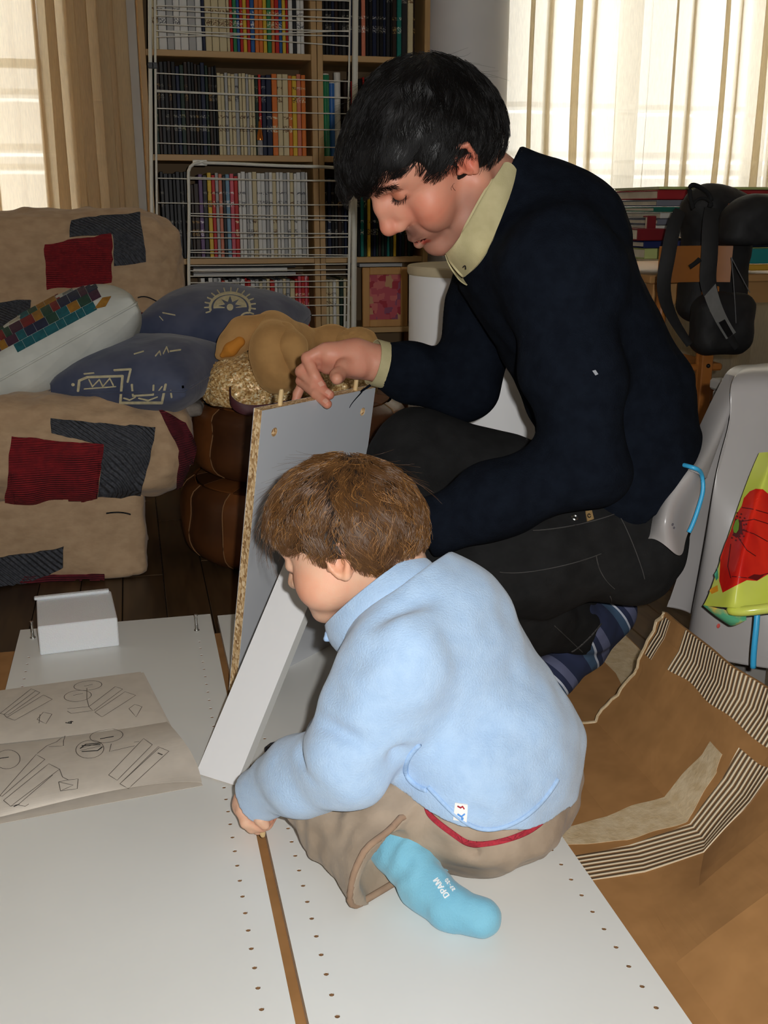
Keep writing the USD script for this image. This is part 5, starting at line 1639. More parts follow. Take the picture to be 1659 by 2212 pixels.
# ================================================================ the small child
# head frame: g forwards (left, down and a little away from us), u towards the crown, l towards its left ear
kg = -RIGHT * .84 - UP * .40 + FWD * .36
kg /= np.linalg.norm(kg)
ku = -RIGHT * .34 + UP * .94 + FWD * .02
ku -= kg * (ku @ kg)
ku /= np.linalg.norm(ku)
kl = np.cross(ku, kg)
KH = np.stack([kg, kl, ku])
KC = at(750, 1122, 1.315)
hd = lambda g, l, u: KC + kg * g + kl * l + ku * u
k_pel = at(1075, 1712, 1.335)
k_neck = at(868, 1285, 1.305)
kd = Soft()
kd.ball(hd(-.004, 0, -.004), (.083, .067, .070), KH, .01)
kd.ball(hd(.030, 0, -.006), (.058, .058, .056), KH, .02)
kd.ball(hd(.036, 0, -.052), (.052, .052, .050), KH, .03)
for sd in (-1, 1):
    kd.ball(hd(.052, .030 * sd, -.062), (.034, .030, .032), KH, .02)
    kd.ball(hd(.085, .027 * sd, -.022), (.010, .016, .009), KH, .012, sub=True)
    kd.ball(hd(.079, .027 * sd, -.024), (.012, .013, .011), KH, .004)
    kd.cone(hd(.088, .014 * sd, -.008), hd(.080, .036 * sd, -.006), .006, .005, .010)
kd.ball(hd(.074, 0, -.092), (.022, .024, .018), KH, .018)
kd.cone(hd(.088, 0, -.020), hd(.102, 0, -.043), .007, .0095, .010)
for sd in (-1, 1):
    kd.ball(hd(.096, .009 * sd, -.046), .0065, None, .006)
kd.cone(hd(.090, -.013, -.070), hd(.090, .013, -.070), .006, .006, .006)
kd.cone(hd(.086, -.011, -.079), hd(.086, .011, -.079), .006, .006, .006)
kd.ball(hd(.098, 0, -.0745), (.010, .020, .0014), KH, .003, sub=True)
# ears
for sd in (-1, 1):
    e0 = hd(.002, .063 * sd, -.045)
    Re = frame(kl * sd + kg * -.45, ku)
    kd.ball(e0 + kl * sd * .006, (.025, .016, .0055), Re, .004)
    kd.ball(e0 + kl * sd * .011 + kg * .002 + ku * .003, (.016, .0095, .0045), Re, .004, sub=True)
    kd.chain([e0 + ku * .019 + kg * .012 + kl * sd * .005, e0 + ku * .024 + kg * .000 + kl * sd * .010, e0 + ku * .017 - kg * .012 + kl * sd * .011, e0 - ku * .005 - kg * .012 + kl * sd * .010, e0 - ku * .021 - kg * .001 + kl * sd * .007], [.0030, .0036, .0036, .0036, .0050], .002)
    kd.ball(e0 + kl * sd * .006 + kg * .013 - ku * .004, (.007, .005, .005), KH, .003)
# neck, trunk, limbs: one continuous body
kd.cone(hd(-.030, 0, -.050), k_neck, .044, .046, .03)
k_ch, k_ab = at(962, 1425, 1.315), at(1035, 1590, 1.33)
kf = -RIGHT * .82 + A([FWD[0], FWD[1], 0]) * .57
kf /= np.linalg.norm(kf)
kL = A([-kf[1], kf[0], 0])
kL /= np.linalg.norm(kL)
ksp = (k_neck - k_pel) / np.linalg.norm(k_neck - k_pel)
KT = frame(ksp, kf)
kd.ball(k_ch, (.070, .092, .095), KT, .03).ball(k_ab, (.074, .088, .10), KT, .04).ball(k_pel, (.082, .095, .080), KT, .04)
sL, eL, wL2 = at(862, 1425, 1.225), at(752, 1640, 1.235), at(575, 1706, 1.37)
sR, eR, wR2 = at(880, 1400, 1.40), at(800, 1540, 1.47), at(715, 1590, 1.50)
kd.cone(k_ch + ksp * .04, sL, .06, .042, .03).cone(k_ch + ksp * .04, sR, .06, .042, .03)
kd.chain([sL, eL, wL2], [.040, .031, .022], .015)
kd.chain([sR, eR, wR2], [.040, .031, .022], .015)
hL, nL, aL = k_pel + kL * .05, Zp(742, 1738, .088), Zp(880, 1846, .066)
hR, nR, aR = k_pel - kL * .05, Zp(770, 1652, .11), Zp(905, 1700, .06)
tL, tR = Zp(1040, 1980, .044), Zp(860, 1775, .04)
kd.chain([hL, nL, aL], [.052, .044, .028], .02)
kd.chain([hR, nR, aR], [.066, .046, .030], .02)
kd.chain([aL, Zp(918, 1914, .048), Zp(972, 1960, .042), tL], [.026, .018, .016, .012], .015)
kd.chain([aR, tR], [.028, .018], .015)
# left hand: palm over the gap, a dowel between thumb and fingers
hp = at(548, 1738, 1.392)
kd.ball(at(541, 1736, 1.392), (.024, .017, .027), frame(at(560, 1712, 1.38) - at(528, 1762, 1.40), RIGHT), .012)
kd.cone(wL2, at(548, 1722, 1.385), .021, .020, .012)
K_F = [[(524, 1752, 1.378), (532, 1776, 1.370), (552, 1780, 1.366), (566, 1772, 1.366)], [(530, 1764, 1.384), (545, 1786, 1.374), (566, 1784, 1.368), (580, 1772, 1.368)],
       [(538, 1770, 1.396), (558, 1790, 1.388), (577, 1780, 1.380), (590, 1762, 1.378)], [(545, 1768, 1.408), (565, 1788, 1.402), (583, 1772, 1.396), (594, 1758, 1.392)]]
for q, r in zip(K_F, (.0080, .0080, .0076, .0068)):
    finger(kd, [at(540, 1742, 1.392)] + [at(*a) for a in q], [.011, r * 1.08, r, r * .95, r * .84], .0035)
finger(kd, [at(548, 1728, 1.372), at(556, 1752, 1.360), at(563, 1768, 1.356), at(572, 1781, 1.358)], [.012, .0092, .0084, .0070], .004)
finger(kd, [wR2, at(700, 1605, 1.51), at(690, 1625, 1.515)], [.02, .016, .010], .01)
kid = thing('person', 'small child in a light blue fleece sitting cross-legged on the right board', 'person', A([k_pel[0], k_pel[1], PT]))
km = kd.mesh(.0026)
v = km.vertices
tint = np.ones((len(v), 3))


def stain(mask, col):
    global tint
    tint = tint * (1 - mask[:, None]) + tint * A(col) * mask[:, None]


for sd in (-1, 1):
    stain(.55 * fuzzy(hd(.066, .046 * sd, -.058), v, .030, .1), (1.0, .80, .74))
    stain(.6 * fuzzy(hd(.0, .078 * sd, -.046), v, .028, .3), (1.0, .80, .72))
    stain(.75 * fuzzy(hd(.088, .028 * sd, -.030), v, A([.013, .013, .004]), .5), (.35, .25, .22))
    stain(.4 * fuzzy(hd(.086, .026 * sd, -.007), v, .009, .3), (.7, .55, .45))
stain(.7 * fuzzy(hd(.092, 0, -.075), v, .015, .4), (1.0, .62, .60))
for q in K_F:
    stain(.5 * fuzzy(at(*q[3]), v, .014, .2), (1.0, .74, .68))
M_skinK = skin_mat('child_skin', (236, 186, 156))
obj('body', km, M_skinK, kid, smooth=True, tint=np.power(tint, 2.2))
dw0 = at(563, 1762, 1.372)
dwl = thing('dowel', 'wooden dowel held in the small child\'s fingertips over the gap', 'dowel', dw0)
obj('pin', tube([at(562, 1750, 1.368), at(567, 1800, 1.385), at(568, 1806, 1.387)], [.0042, .0042, .003], 12), M_dow, dwl, smooth=40)

# socks
M_sock = mat('turquoise_sock', (128, 190, 212), (108, 174, 202), scale=9, rough=.95, bump=.5, bscale=420, dist=.0012, sheen_weight=.25)
sk = Soft().chain([aL + (nL - aL) * .35, aL, Zp(918, 1914, .048), Zp(972, 1960, .042), tL], [.034, .032, .028, .024, .0185], .014)
heel = Zp(925, 1822, .062)
sk.ball(Zp(946, 1834, .058), (.031, .028, .030), None, .012)
sk.ball(tL + (tL - aL) * .02, (.021, .020, .018), None, .012).ball(Zp(1012, 1978, .040), (.018, .018, .016), None, .012)
sk.wave(lambda P: .0012 * np.sin((P - aL) @ ((tL - aL) / np.linalg.norm(tL - aL)) * 230 + 6 * meshkit.noise(P * 40, 3)) * np.exp(-np.linalg.norm(P - aL, axis=1) ** 2 / .0035) + wr(P, 45, .005, 71))
sk.cut((0, 0, PT + .0005), (0, 0, -1))
obj('sock', sk.mesh(.003), M_sock, kid, smooth=True, label='turquoise sock on the near foot, white lettering on its sole')
sockR = Soft().chain([aR + (nR - aR) * .3, aR, tR], [.036, .034, .022], .02)
obj('sock', sockR.mesh(.004), M_sock, kid, smooth=True)
M_print = mat('white_sock_print', (236, 240, 240), rough=.8)
put_text(sk, 'DPAM', (972, 1936), (-34, -50), (-50, 34), 12, M_print, kid, 'printed_letter')
put_text(sk, '27-30', (984, 1923), (-30, -40), (-40, 30), 7, M_print, kid, 'printed_number')

# trousers
M_trou = mat('khaki_cotton', (166, 148, 128), (152, 134, 114), scale=24, rough=.9, bump=.35, bscale=120, dist=.0016, sheen_weight=.1)
M_trin = mat('khaki_lining', (160, 132, 108), (148, 120, 98), scale=40, rough=.95)
tr_hip = Soft().ball(k_pel + Z3 * -.006, (.096, .114, .086), KT, .04)
tr = Soft()
knee = Zp(745, 1735, .086)
hem = Zp(838, 1868, .068)
tr.chain([hL + Z3 * .002, hL + (knee - hL) * .5, knee, hem], [.064, .070, .068, .058], .03)
tr_hip.chain([hR + Z3 * .002, nR, aR], [.080, .068, .054], .03)
tr_hip.cone(hL + Z3 * .004, hL + (knee - hL) * .35, .064, .068, .03)
hem_n = (aL - knee) / np.linalg.norm(aL - knee)
hp0 = Zp(842, 1872, .066)


def trwave(P):
    d = wr(P, 24, .020, 81)
    ax = (hem - knee) / np.linalg.norm(hem - knee)
    q = (P - knee) @ ax
    near = np.exp(-np.linalg.norm(P - knee, axis=1) ** 2 / .008)
    d = d + .0030 * np.sin(q * 190 + 7 * meshkit.noise(P * 26, 8)) * near
    for a, b, r, am in F_TR:
        d = d + ridge(P, a, b, r, am * 1.7)
    return d


_t = lambda *q: [at(*a) for a in q]
F_TR = [(*_t((700, 1660, 1.25), (860, 1745, 1.2)), .010, .007), (*_t((690, 1700, 1.25), (800, 1790, 1.2)), .009, .006), (*_t((760, 1690, 1.25), (900, 1790, 1.18)), .008, .005), (*_t((720, 1790, 1.22), (745, 1870, 1.2)), .010, .006),
        (*_t((930, 1740, 1.18), (1010, 1830, 1.2)), .010, .005), (*_t((990, 1835, 1.22), (1150, 1838, 1.3)), .008, .006), (*_t((900, 1800, 1.18), (1000, 1835, 1.2)), .008, .007), (*_t((750, 1720, 1.23), (830, 1700, 1.22)), .007, -.006)]
tr.wave(trwave)
tr_hip.wave(trwave).cut((0, 0, PT + .0006), (0, 0, -1))
tr.cut(hp0, hem_n).cut((0, 0, PT + .0006), (0, 0, -1))
tr.p.append(('s', hp0 + hem_n * .004, A([.034, .049, .047]), frame(hem_n, Z3)[[2, 0, 1]], 0, .004))
tr_leg = tr
tr = Union([tr_leg, tr_hip], .016)
obj('trousers', tr.mesh(.0036), M_trou, kid, smooth=True)
# turned hem round the leg opening
an = np.linspace(0, 2 * math.pi, 40)
Fh = frame(hem_n, Z3)
rim = []
for a in an:
    dv3 = Fh[0] * math.cos(a) + Fh[1] * math.sin(a)
    s = np.linspace(.02, .066, 60)
    pp = hp0 - hem_n * .004 + np.outer(s, dv3)
    val = tr_leg(pp - hem_n * .004)
    i = np.nonzero(val < 0)[0].max() if (val < 0).any() else 30
    rim.append(pp[i])
rim = A(rim)
rim[-1] = rim[0]
rim[:, 2] = np.maximum(rim[:, 2], PT + .006)
obj('trouser_hem', tube(rim, .0042, 8, False), M_trin, kid, smooth=True, label='turned-up paler hem of the trouser leg')

# red stitching line of the waistband
M_redst = mat('red_stitching', (178, 44, 58), (150, 36, 50), scale=300, rough=.9)
wl_px = [(913, 1706), (921, 1740), (937, 1768), (985, 1805), (1018, 1822), (1072, 1819), (1141, 1795), (1187, 1754), (1222, 1698), (1230, 1676)]
c2 = CubicSpline(np.arange(len(wl_px)), A(wl_px))(np.linspace(0, len(wl_px) - 1, 60))
sp_line = LineString(c2).buffer(5.5)
m = drape_poly(tr, sp_line, .0016, 9)
obj('red_stitching', m, M_redst, kid, smooth=True)

# fleece jacket
M_fl = mat('light_blue_fleece', (172, 200, 230), (164, 193, 225), scale=60, rough=1.0, bump=.45, bscale=420, dist=.0022, sheen_weight=.35, sheen_roughness=.6)
fl_t, fl_a, fl_b = Soft(), Soft(), Soft()
fl = fl_t
fl.ball(k_ch + kf * -.006, (.088, .112, .112), KT, .03).ball(k_ab, (.094, .108, .122), KT, .06)
fl.ball(k_ab * .45 + k_pel * .55 + Z3 * .012, (.110, .136, .112), KT, .05)
fl.ball(k_ab + kf * .040 + UP * .004, (.088, .098, .118), KT, .04)
fl.cone(k_ch + ksp * .045, sL, .080, .060, .05).cone(k_ch + ksp * .045, sR, .080, .060, .05)
fl.cone(k_ch + ksp * .06, at(852, 1312, 1.305), .07, .056, .04)
cuff = at(566, 1708, 1.372)
fl_a.chain([sL, sL * .5 + eL * .5, eL, eL * .5 + cuff * .5, cuff], [.060, .056, .051, .045, .036], .025)
fl_b.chain([sR, eR, wR2], [.058, .048, .036], .025)
hem_pts = [at(914, 1698, 1.2), at(1046, 1790, 1.215), at(1217, 1682, 1.33)]
hn = -Z3 + kf * .16 + kL * .03
hn /= np.linalg.norm(hn)
F_FL = [(*_t((660, 1540, 1.22), (800, 1610, 1.17)), .012, .006), (*_t((700, 1690, 1.2), (640, 1600, 1.25)), .010, .005), (*_t((668, 1480, 1.22), (760, 1520, 1.16)), .012, .006), (*_t((700, 1420, 1.22), (800, 1440, 1.16)), .011, .005),
        (*_t((822, 1572, 1.19), (880, 1520, 1.19)), .012, .005), (*_t((830, 1600, 1.2), (930, 1700, 1.19)), .012, .010), (*_t((905, 1620, 1.18), (880, 1690, 1.18)), .009, -.007), (*_t((780, 1370, 1.19), (960, 1270, 1.22)), .014, .006),
        (*_t((620, 1640, 1.27), (590, 1690, 1.3)), .009, .004), (*_t((600, 1740, 1.3), (660, 1720, 1.25)), .008, .003), (*_t((1000, 1560, 1.2), (1150, 1590, 1.25)), .02, .004), (*_t((1000, 1740, 1.2), (1130, 1760, 1.24)), .012, .004)]
_fw = (lambda P: wr(P, 17, .014, 91) + 1.7 * sum(ridge(P, a, b, r, am) for a, b, r, am in F_FL))
cax = -RIGHT * .60 + UP * .75 + FWD * .12
cax /= np.linalg.norm(cax)
CF = frame(cax, -RIGHT * .72 - UP * .62 + FWD * .30)
c0 = at(803, 1277, 1.308)
for q in (fl_t, fl_a, fl_b):
    q.wave(_fw)
fl_t.cut(hem_pts[1], hn).cut(c0 - cax * .022, cax)
cn = (cuff - eL) / np.linalg.norm(cuff - eL)
fl_a.cut(cuff + cn * .012, cn)
fl = Union([fl_t, fl_a, fl_b], .028)
ncol = (k_neck - k_ch) / np.linalg.norm(k_neck - k_ch)
flm = fl.mesh(.0034)
obj('fleece_jacket', flm, M_fl, kid, smooth=True)
# stand-up collar with its zip
M_rib = mat('light_blue_ribbing', (166, 196, 230), (158, 188, 224), scale=200, rough=.9, bump=.4, bscale=300)
cr = []
for a in np.linspace(0, 2 * math.pi, 61):
    dv3 = CF[0] * math.cos(a) * .068 + CF[1] * math.sin(a) * .060
    cr.append([c0 + dv3 * (1.10 - .10 * q + .06 * math.sin(q * 3.1)) - cax * .034 * (1 - q) for q in np.linspace(0, 1, 7)])
cr = A(cr)
cr[-1] = cr[0]
obj('collar', sheet(cr, .006, c0 + CF[1] * 5), M_fl, kid, smooth=60)
rimc = cr[:, -1] - (cr[:, -1] - c0) * .04
obj('collar_edge', tube(rimc, .0042, 8, False), M_fl, kid, smooth=True)
zp = at(712, 1364, 1.30)
obj('zip_pull', Soft().chain([zp + RIGHT * .008, zp - RIGHT * .002 - UP * .003], [.0055, .0045], .004).chain([zp + RIGHT * .006 - UP * .008, zp - RIGHT * .004 - UP * .009], [.004, .004], .003).mesh(.0015), M_rib, kid, smooth=True)
# side pocket edging and the small woven tag at the hem
obj('pocket_edging', tube(lie_on(fl, CubicSpline(np.arange(5), A([(906, 1608), (880, 1642), (878, 1672), (898, 1696), (922, 1706)]))(np.linspace(0, 4, 26))), .0034, 8), M_rib, kid, smooth=True)
obj('hem_edging', tube(lie_on(fl, CubicSpline(np.arange(6), A([(925, 1700), (975, 1752), (1030, 1788), (1090, 1786), (1150, 1752), (1205, 1684)]))(np.linspace(0, 5, 50))), .0028, 8), M_rib, kid, smooth=True)
M_tag = mat('white_woven_tag', (238, 236, 232), rough=.9)
tg = drape_poly(fl, Polygon([(984, 1733), (1010, 1737), (1008, 1774), (980, 1769)]), .002, 6)
obj('woven_tag', tg, M_tag, kid)
obj('tag_mark', drape_poly(fl, LineString([(990, 1740), (995, 1743), (999, 1740), (1002, 1745)]).buffer(1.2), .003, 6), M_redst, kid)
obj('tag_mark', drape_poly(fl, shapely.union_all([LineString([(990, 1757), (997, 1762), (1003, 1757)]).buffer(1.4), Point(999, 1766).buffer(2.6)]), .003, 6), mat('blue_tag_thread', (90, 150, 220), rough=.9), kid)

# hair
M_hairK = hair_material('brown_hair', (33, 21, 12), (100, 67, 36), .6, .30)
M_hairKs = mat('brown_hair_shell', (40, 26, 15), (30, 19, 11), scale=40, rough=.55, stretch=(1, 1, .2))
hs = Soft()
hs.ball(hd(.002, 0, .0), (.086, .077, .077), KH, .01)
hs.ball(hd(-.022, 0, -.026), (.066, .072, .062), KH, .03)
hs.ball(hd(.034, 0, .012), (.066, .066, .062), KH, .03)
hs.wave(lambda P: wr(P * A([1, 1, 1.4]), 38, .012, 101))
# keep the face, the ears and the neck free
hs.cut(hd(.058, 0, -.005), kg * .62 - ku * .79)
hs.ball(hd(.075, 0, -.085), (.080, .10, .068), KH, .012, sub=True)
for sd in (-1, 1):
    hs.ball(hd(.006, .085 * sd, -.067), (.030, .034, .026), KH, .006, sub=True)
hs.ball(hd(-.040, 0, -.128), (.11, .11, .050), KH, .012, sub=True)
hsm = main_pieces(hs.mesh(.0032))
hso = obj('hair', hsm, M_hairKs, kid, smooth=True, label='tousled light brown hair')
hb = Soft()
hb.p = hs.p[:3]
r3 = np.random.default_rng(17)
pts, fi = trimesh.sample.sample_surface(hsm, 26000, seed=3)
X = (pts - KC) @ KH.T
keep = (X[:, 2] > -.075 + .0 * X[:, 0]) & (hb(pts) > -.010)
pts = pts[keep][:15000]
whk = hd(-.052, .012, .085)
dn = lambda p, q: -ku * (.35 + .55 * q) + kg * (.25 * ((p - KC) @ kg > .0))[:, None] * 1.0
strands('hair_strands', hb, pts, whk, M_hairK, kid, .060, 11, .008, .8, 5, .00062, .007, dn, .3, hs, 300)
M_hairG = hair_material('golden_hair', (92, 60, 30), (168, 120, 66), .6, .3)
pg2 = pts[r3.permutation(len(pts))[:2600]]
strands('golden_strands', hb, pg2, whk, M_hairG, kid, .055, 11, .011, 1.3, 25, .00055, .010, dn, .3, hs, 240)  # a second set of strands in a paler golden colour
pts2 = pts[r3.permutation(len(pts))[:520]]
strands('stray_hair', hb, pts2[(pts2 - KC) @ ku > .03], whk, M_hairK, kid, .07, 10, .004, .5, 6, .00034, .022, None, .4)
# ================================================================ the man, squatting behind the child
MC = at(927.6, 331.2, 1.484)
mg = -RIGHT * .590 - UP * .806 + FWD * .042
ml = RIGHT * .511 - UP * .413 - FWD * .754
mu = np.cross(mg, ml)
MH = np.stack([mg, ml, mu])
mh = lambda g, l, u: MC + mg * g + ml * l + mu * u
mb = Soft()
mb.ball(mh(-.006, 0, .034), (.094, .075, .086), MH, .01)
mb.ball(mh(.036, 0, .042), (.056, .060, .052), MH, .02)
mb.ball(mh(.030, 0, -.030), (.056, .055, .072), MH, .02)
for sd in (-1, 1):
    mb.ball(mh(.056, .044 * sd, -.020), (.026, .022, .022), MH, .02)
    mb.ball(mh(.060, .034 * sd, -.046), (.026, .022, .026), MH, .02)
    mb.chain([mh(-.006, .054 * sd, -.055), mh(.040, .042 * sd, -.090), mh(.078, .014 * sd, -.101)], [.020, .018, .016], .016)
    mb.ball(mh(.096, .034 * sd, .023), (.013, .018, .010), MH, .014, sub=True)
    mb.cone(mh(.090, .012 * sd, .043), mh(.076, .046 * sd, .045), .0085, .007, .014)
    mb.ball(mh(.0745, .033 * sd, .022), (.0135, .0150, .0118), MH, .004)
mb.ball(mh(.083, 0, -.099), (.018, .020, .015), MH, .014)
# nose
mb.chain([mh(.087, 0, .038), mh(.1010, 0, .012), mh(.1135, 0, -.012)], [.0095, .0100, .0105], .012)
mb.ball(mh(.1150, 0, -.0190), (.0120, .0115, .0105), MH, .010)
for sd in (-1, 1):
    mb.ball(mh(.088, .013 * sd, -.010), (.015, .011, .024), MH, .012)
for sd in (-1, 1):
    mb.ball(mh(.102, .0120 * sd, -.0255), (.0110, .0070, .0078), MH, .008)
mb.cone(mh(.112, 0, -.028), mh(.100, 0, -.036), .006, .005, .005)
# mouth
mb.ball(mh(.076, 0, -.060), (.026, .029, .026), MH, .014)
for sd in (-1, 1):
    mb.cone(mh(.1035, .004 * sd, -.0605), mh(.078, .029 * sd, -.0520), .0050, .0030, .005)
    mb.cone(mh(.1015, .002 * sd, -.0745), mh(.078, .028 * sd, -.0545), .0068, .0034, .005)
    mb.ball(mh(.112, .0062 * sd, -.0345), (.0045, .0036, .0034), MH, .003, sub=True)
mb.ball(mh(.104, 0, -.0672), (.017, .024, .0016), MH, .002, sub=True)
_fold = [(mh(.100, .018 * s, -.028), mh(.078, .035 * s, -.068)) for s in (-1, 1)] + [(mh(.074, .040 * s, -.062), mh(.066, .040 * s, -.080)) for s in (-1, 1)]
_lid = [(mh(.087, .022 * s, .0315), mh(.076, .046 * s, .0300)) for s in (-1, 1)]
mb.wave(lambda P: sum(ridge(P, a, b, .0055, .0019) for a, b in _fold) + sum(ridge(P, a, b, .0022, .0016) for a, b in _lid))
for sd in (-1, 1):
    e0 = mh(-.006, .073 * sd, -.002)
    Re = frame(ml * sd + mg * -.45, mu)
    mb.ball(e0 + ml * sd * .006, (.026, .0165, .006), Re, .005)
    mb.ball(e0 + ml * sd * .012 + mg * .003 + mu * .002, (.017, .0095, .0055), Re, .004, sub=True)
    mb.chain([e0 + mu * .020 + mg * .012 + ml * sd * .005, e0 + mu * .026 - mg * .000 + ml * sd * .011, e0 + mu * .017 - mg * .013 + ml * sd * .015, e0 - mu * .006 - mg * .012 + ml * sd * .012, e0 - mu * .024 - mg * .001 + ml * sd * .007], [.0034, .0040, .0040, .0040, .0058], .002)
    mb.ball(e0 + ml * sd * .007 + mg * .014 - mu * .004, (.008, .006, .005), MH, .003)
m_nk = at(1062, 440, 1.575)
mb.cone(mh(-.026, 0, -.050), m_nk, .052, .054, .03)
mb.cone(mh(.02, 0, -.075), m_nk - UP * .02, .035, .05, .03)
# trunk
m_ch, m_ab, m_pl = at(1205, 635, 1.645), at(1322, 870, 1.70), at(1330, 1125, 1.755)
mf = -RIGHT * .93 - A([FWD[0], FWD[1], 0]) * .10
mf /= np.linalg.norm(mf)
msp = (m_nk - m_pl) / np.linalg.norm(m_nk - m_pl)
MT = frame(msp, mf)
mb.ball(m_ch, (.105, .165, .145), MT, .05).ball(m_ab, (.10, .145, .15), MT, .06).ball(m_pl, (.088, .14, .10), MT, .05)
mb.cone(m_ch + msp * .10, m_nk, .085, .056, .05)
sLm, eLm, wLm = at(1205, 580, 1.50), at(1268, 1005, 1.50), at(912, 1138, 1.52)
sRm, eRm, wRm = at(1072, 590, 1.80), at(1005, 832, 1.845), at(812, 784, 1.775)
mb.chain([m_ch + msp * .06 - MT[1] * .0, sLm], [.10, .062], .05).chain([m_ch + msp * .06, sRm], [.10, .062], .05)
mb.chain([sLm, eLm, wLm], [.052, .042, .030], .02).chain([sRm, eRm, wRm], [.052, .042, .0285], .02)
hLm, kLm, aLm = at(1320, 1150, 1.68), at(965, 1262, 1.60), at(1268, 1352, 1.82)
hRm, kRm, aRm = at(1310, 1130, 1.86), at(900, 985, 1.84), Zp(930, 1500, .11)
tLm = Zp(1196, 1462, .045)
mb.chain([hLm, kLm, aLm], [.084, .058, .042], .03).chain([hRm, kRm, aRm], [.084, .058, .042], .03)
mb.chain([aLm, at(1316, 1318, 1.855), at(1262, 1395, 1.86), tLm], [.036, .034, .030, .024], .02)
tRm = Zp(760, 1500, .05)
mb.chain([aRm, tRm], [.04, .03], .02)
# right hand on the top edge of the board
M_F = [[(700, 756, 1.752), (664, 774, 1.752), (679, 811, 1.745), (695, 834, 1.742)], [(692, 765, 1.760), (651, 803, 1.760), (679, 831, 1.745), (712, 853, 1.734)],
       [(689, 774, 1.770), (652, 823, 1.770), (683, 851, 1.740), (707, 873, 1.722)], [(690, 782, 1.780), (657, 822, 1.785), (643, 850, 1.79), (636, 874, 1.79)]]
mb.cone(wRm, at(768, 774, 1.765), .0275, .030, .015)
mb.cone(at(768, 770, 1.765), at(712, 764, 1.757), .028, .020, .015).cone(at(764, 782, 1.778), at(708, 786, 1.778), .026, .018, .015)
for q, r in zip(M_F, (.0095, .0095, .0092, .0080)):
    finger(mb, [at(*a) for a in q], [r * 1.22, r * 1.06, r * .95, r * .84], .004)
finger(mb, [at(775, 790, 1.752), at(742, 795, 1.735), at(729, 812, 1.715), at(728, 818, 1.700)], [.020, .0135, .0112, .0098], .008)
# left hand round the far edge of the plank, behind the child's head
finger(mb, [wLm, at(860, 1145, 1.53)], [.029, .030], .012)
for i in range(4):
    finger(mb, [at(858, 1124 + i * 12, 1.53 + i * .006), at(815, 1124 + i * 14, 1.53 + i * .006), at(796, 1140 + i * 14, 1.54), at(808, 1160 + i * 12, 1.55)], [.011, .0098, .009, .008], .004)
finger(mb, [at(870, 1115, 1.51), at(835, 1100, 1.50), at(810, 1110, 1.50)], [.014, .0115, .0095], .006)
man = thing('person', 'dark-haired man in a navy sweater and black jeans squatting behind the child', 'person', A([m_pl[0], m_pl[1], 0]))
mm = mb.mesh(.0029)
v = np.array(mm.vertices)
_, _, nrm = meshkit.arrays(mm, True)
for c0, rad in ((mh(.03, 0, -.01), .15), (at(720, 800, 1.75), .11)):
    near = np.nonzero(np.linalg.norm(v - c0, axis=1) < rad)[0]
    fine = Soft()
    sel = mb.select(c0, rad)
    fine.p, fine.warp = [q for q, k in zip(mb.p, sel) if k], mb.warp
    v[near] = fine.project(v[near], 1)
    nrm[near] = fine.grad(v[near])
    if rad > .12:
        face = fine
mm.vertices = v
tint = np.ones((len(v), 3))
X = (v - MC) @ MH.T
hd_ok = (X[:, 2] > -.13) & (np.abs(X[:, 1]) < .09) & (X[:, 0] > -.06)
jaw = np.clip((-.034 - X[:, 2]) / .02, 0, 1) * np.clip((X[:, 0] + .01) / .03, 0, 1) * hd_ok
lip = np.maximum(fuzzy(mh(.098, 0, -.068), v, A([.030, .030, .030]), .3) * 0, 0)
stain(.52 * jaw, (.60, .62, .64))
mous = fuzzy(mh(.096, 0, -.050), v, .024, .55) * (np.abs(X[:, 2] + .050) < .012)
stain(.58 * mous, (.52, .52, .54))
for sd in (-1, 1):
    stain(.55 * fuzzy(mh(.066, .042 * sd, -.026), v, .034, .1), (1.0, .76, .72))
    stain(.65 * fuzzy(mh(-.006, .082 * sd, 0), v, .036, .4), (1.0, .70, .66))
    stain(.55 * fuzzy(mh(.083, .034 * sd, .025), v, .017, .4), (.80, .62, .52))
    for a, b in ((mh(.0865, .020 * sd, .0180), mh(.0770, .0465 * sd, .0200)),):
        h = np.clip((v - a) @ (b - a) / ((b - a) @ (b - a)), 0, 1)
        stain(.9 * np.clip(1 - np.linalg.norm(v - a - h[:, None] * (b - a), axis=1) / .0026, 0, 1), (.12, .10, .09))
stain(.5 * fuzzy(mh(.118, 0, -.018), v, .022, .2), (1.0, .78, .74))
for sd in (-1, 0, 1):
    stain(.8 * fuzzy(mh(.099 - .006 * abs(sd), .012 * sd, -.0715), v, A([.0085, .0085, .0085]), .7) * (X[:, 2] < -.062), (1.0, .52, .50))
stain(.9 * fuzzy(mh(.100, 0, -.0672), v, A([.02, .02, .02]), .9) * (np.abs(X[:, 2] + .0670) < .0016), (.30, .16, .15))
for q in M_F:
    stain(.45 * fuzzy(at(*q[3]), v, .016, .2), (1.0, .74, .70))
    stain(.25 * fuzzy(at(*q[1]), v, .014, .2), (1.0, .72, .68))
M_skinM = skin_mat('man_skin', (216, 152, 126), .52)
obj('body', mm, M_skinM, man, smooth=True, tint=np.power(tint, 2.2), normals=nrm)
# finger nails
M_nail = mat('finger_nail', (220, 164, 142), rough=.25)
for q in M_F[:3]:
    a, b = at(*q[2]), at(*q[3])
    d = (b - a) / np.linalg.norm(b - a)
    side = np.cross(d, UP)
    out = -FWD * .75 + UP * .45 - RIGHT * .2
    out -= d * (out @ d)
    out /= np.linalg.norm(out)
    s = np.cross(d, out)
    c = b - d * .001 + out * .0068
    g = fine.project(A([c + d * i * .0045 + s * j * .0040 for i in np.linspace(-1, 1, 6) for j in np.linspace(-1, 1, 5)]), 3).reshape(6, 5, 3) + out * .0006
    obj('finger_nail', sheet(A(g), .0008, c + out), M_nail, man, smooth=50)
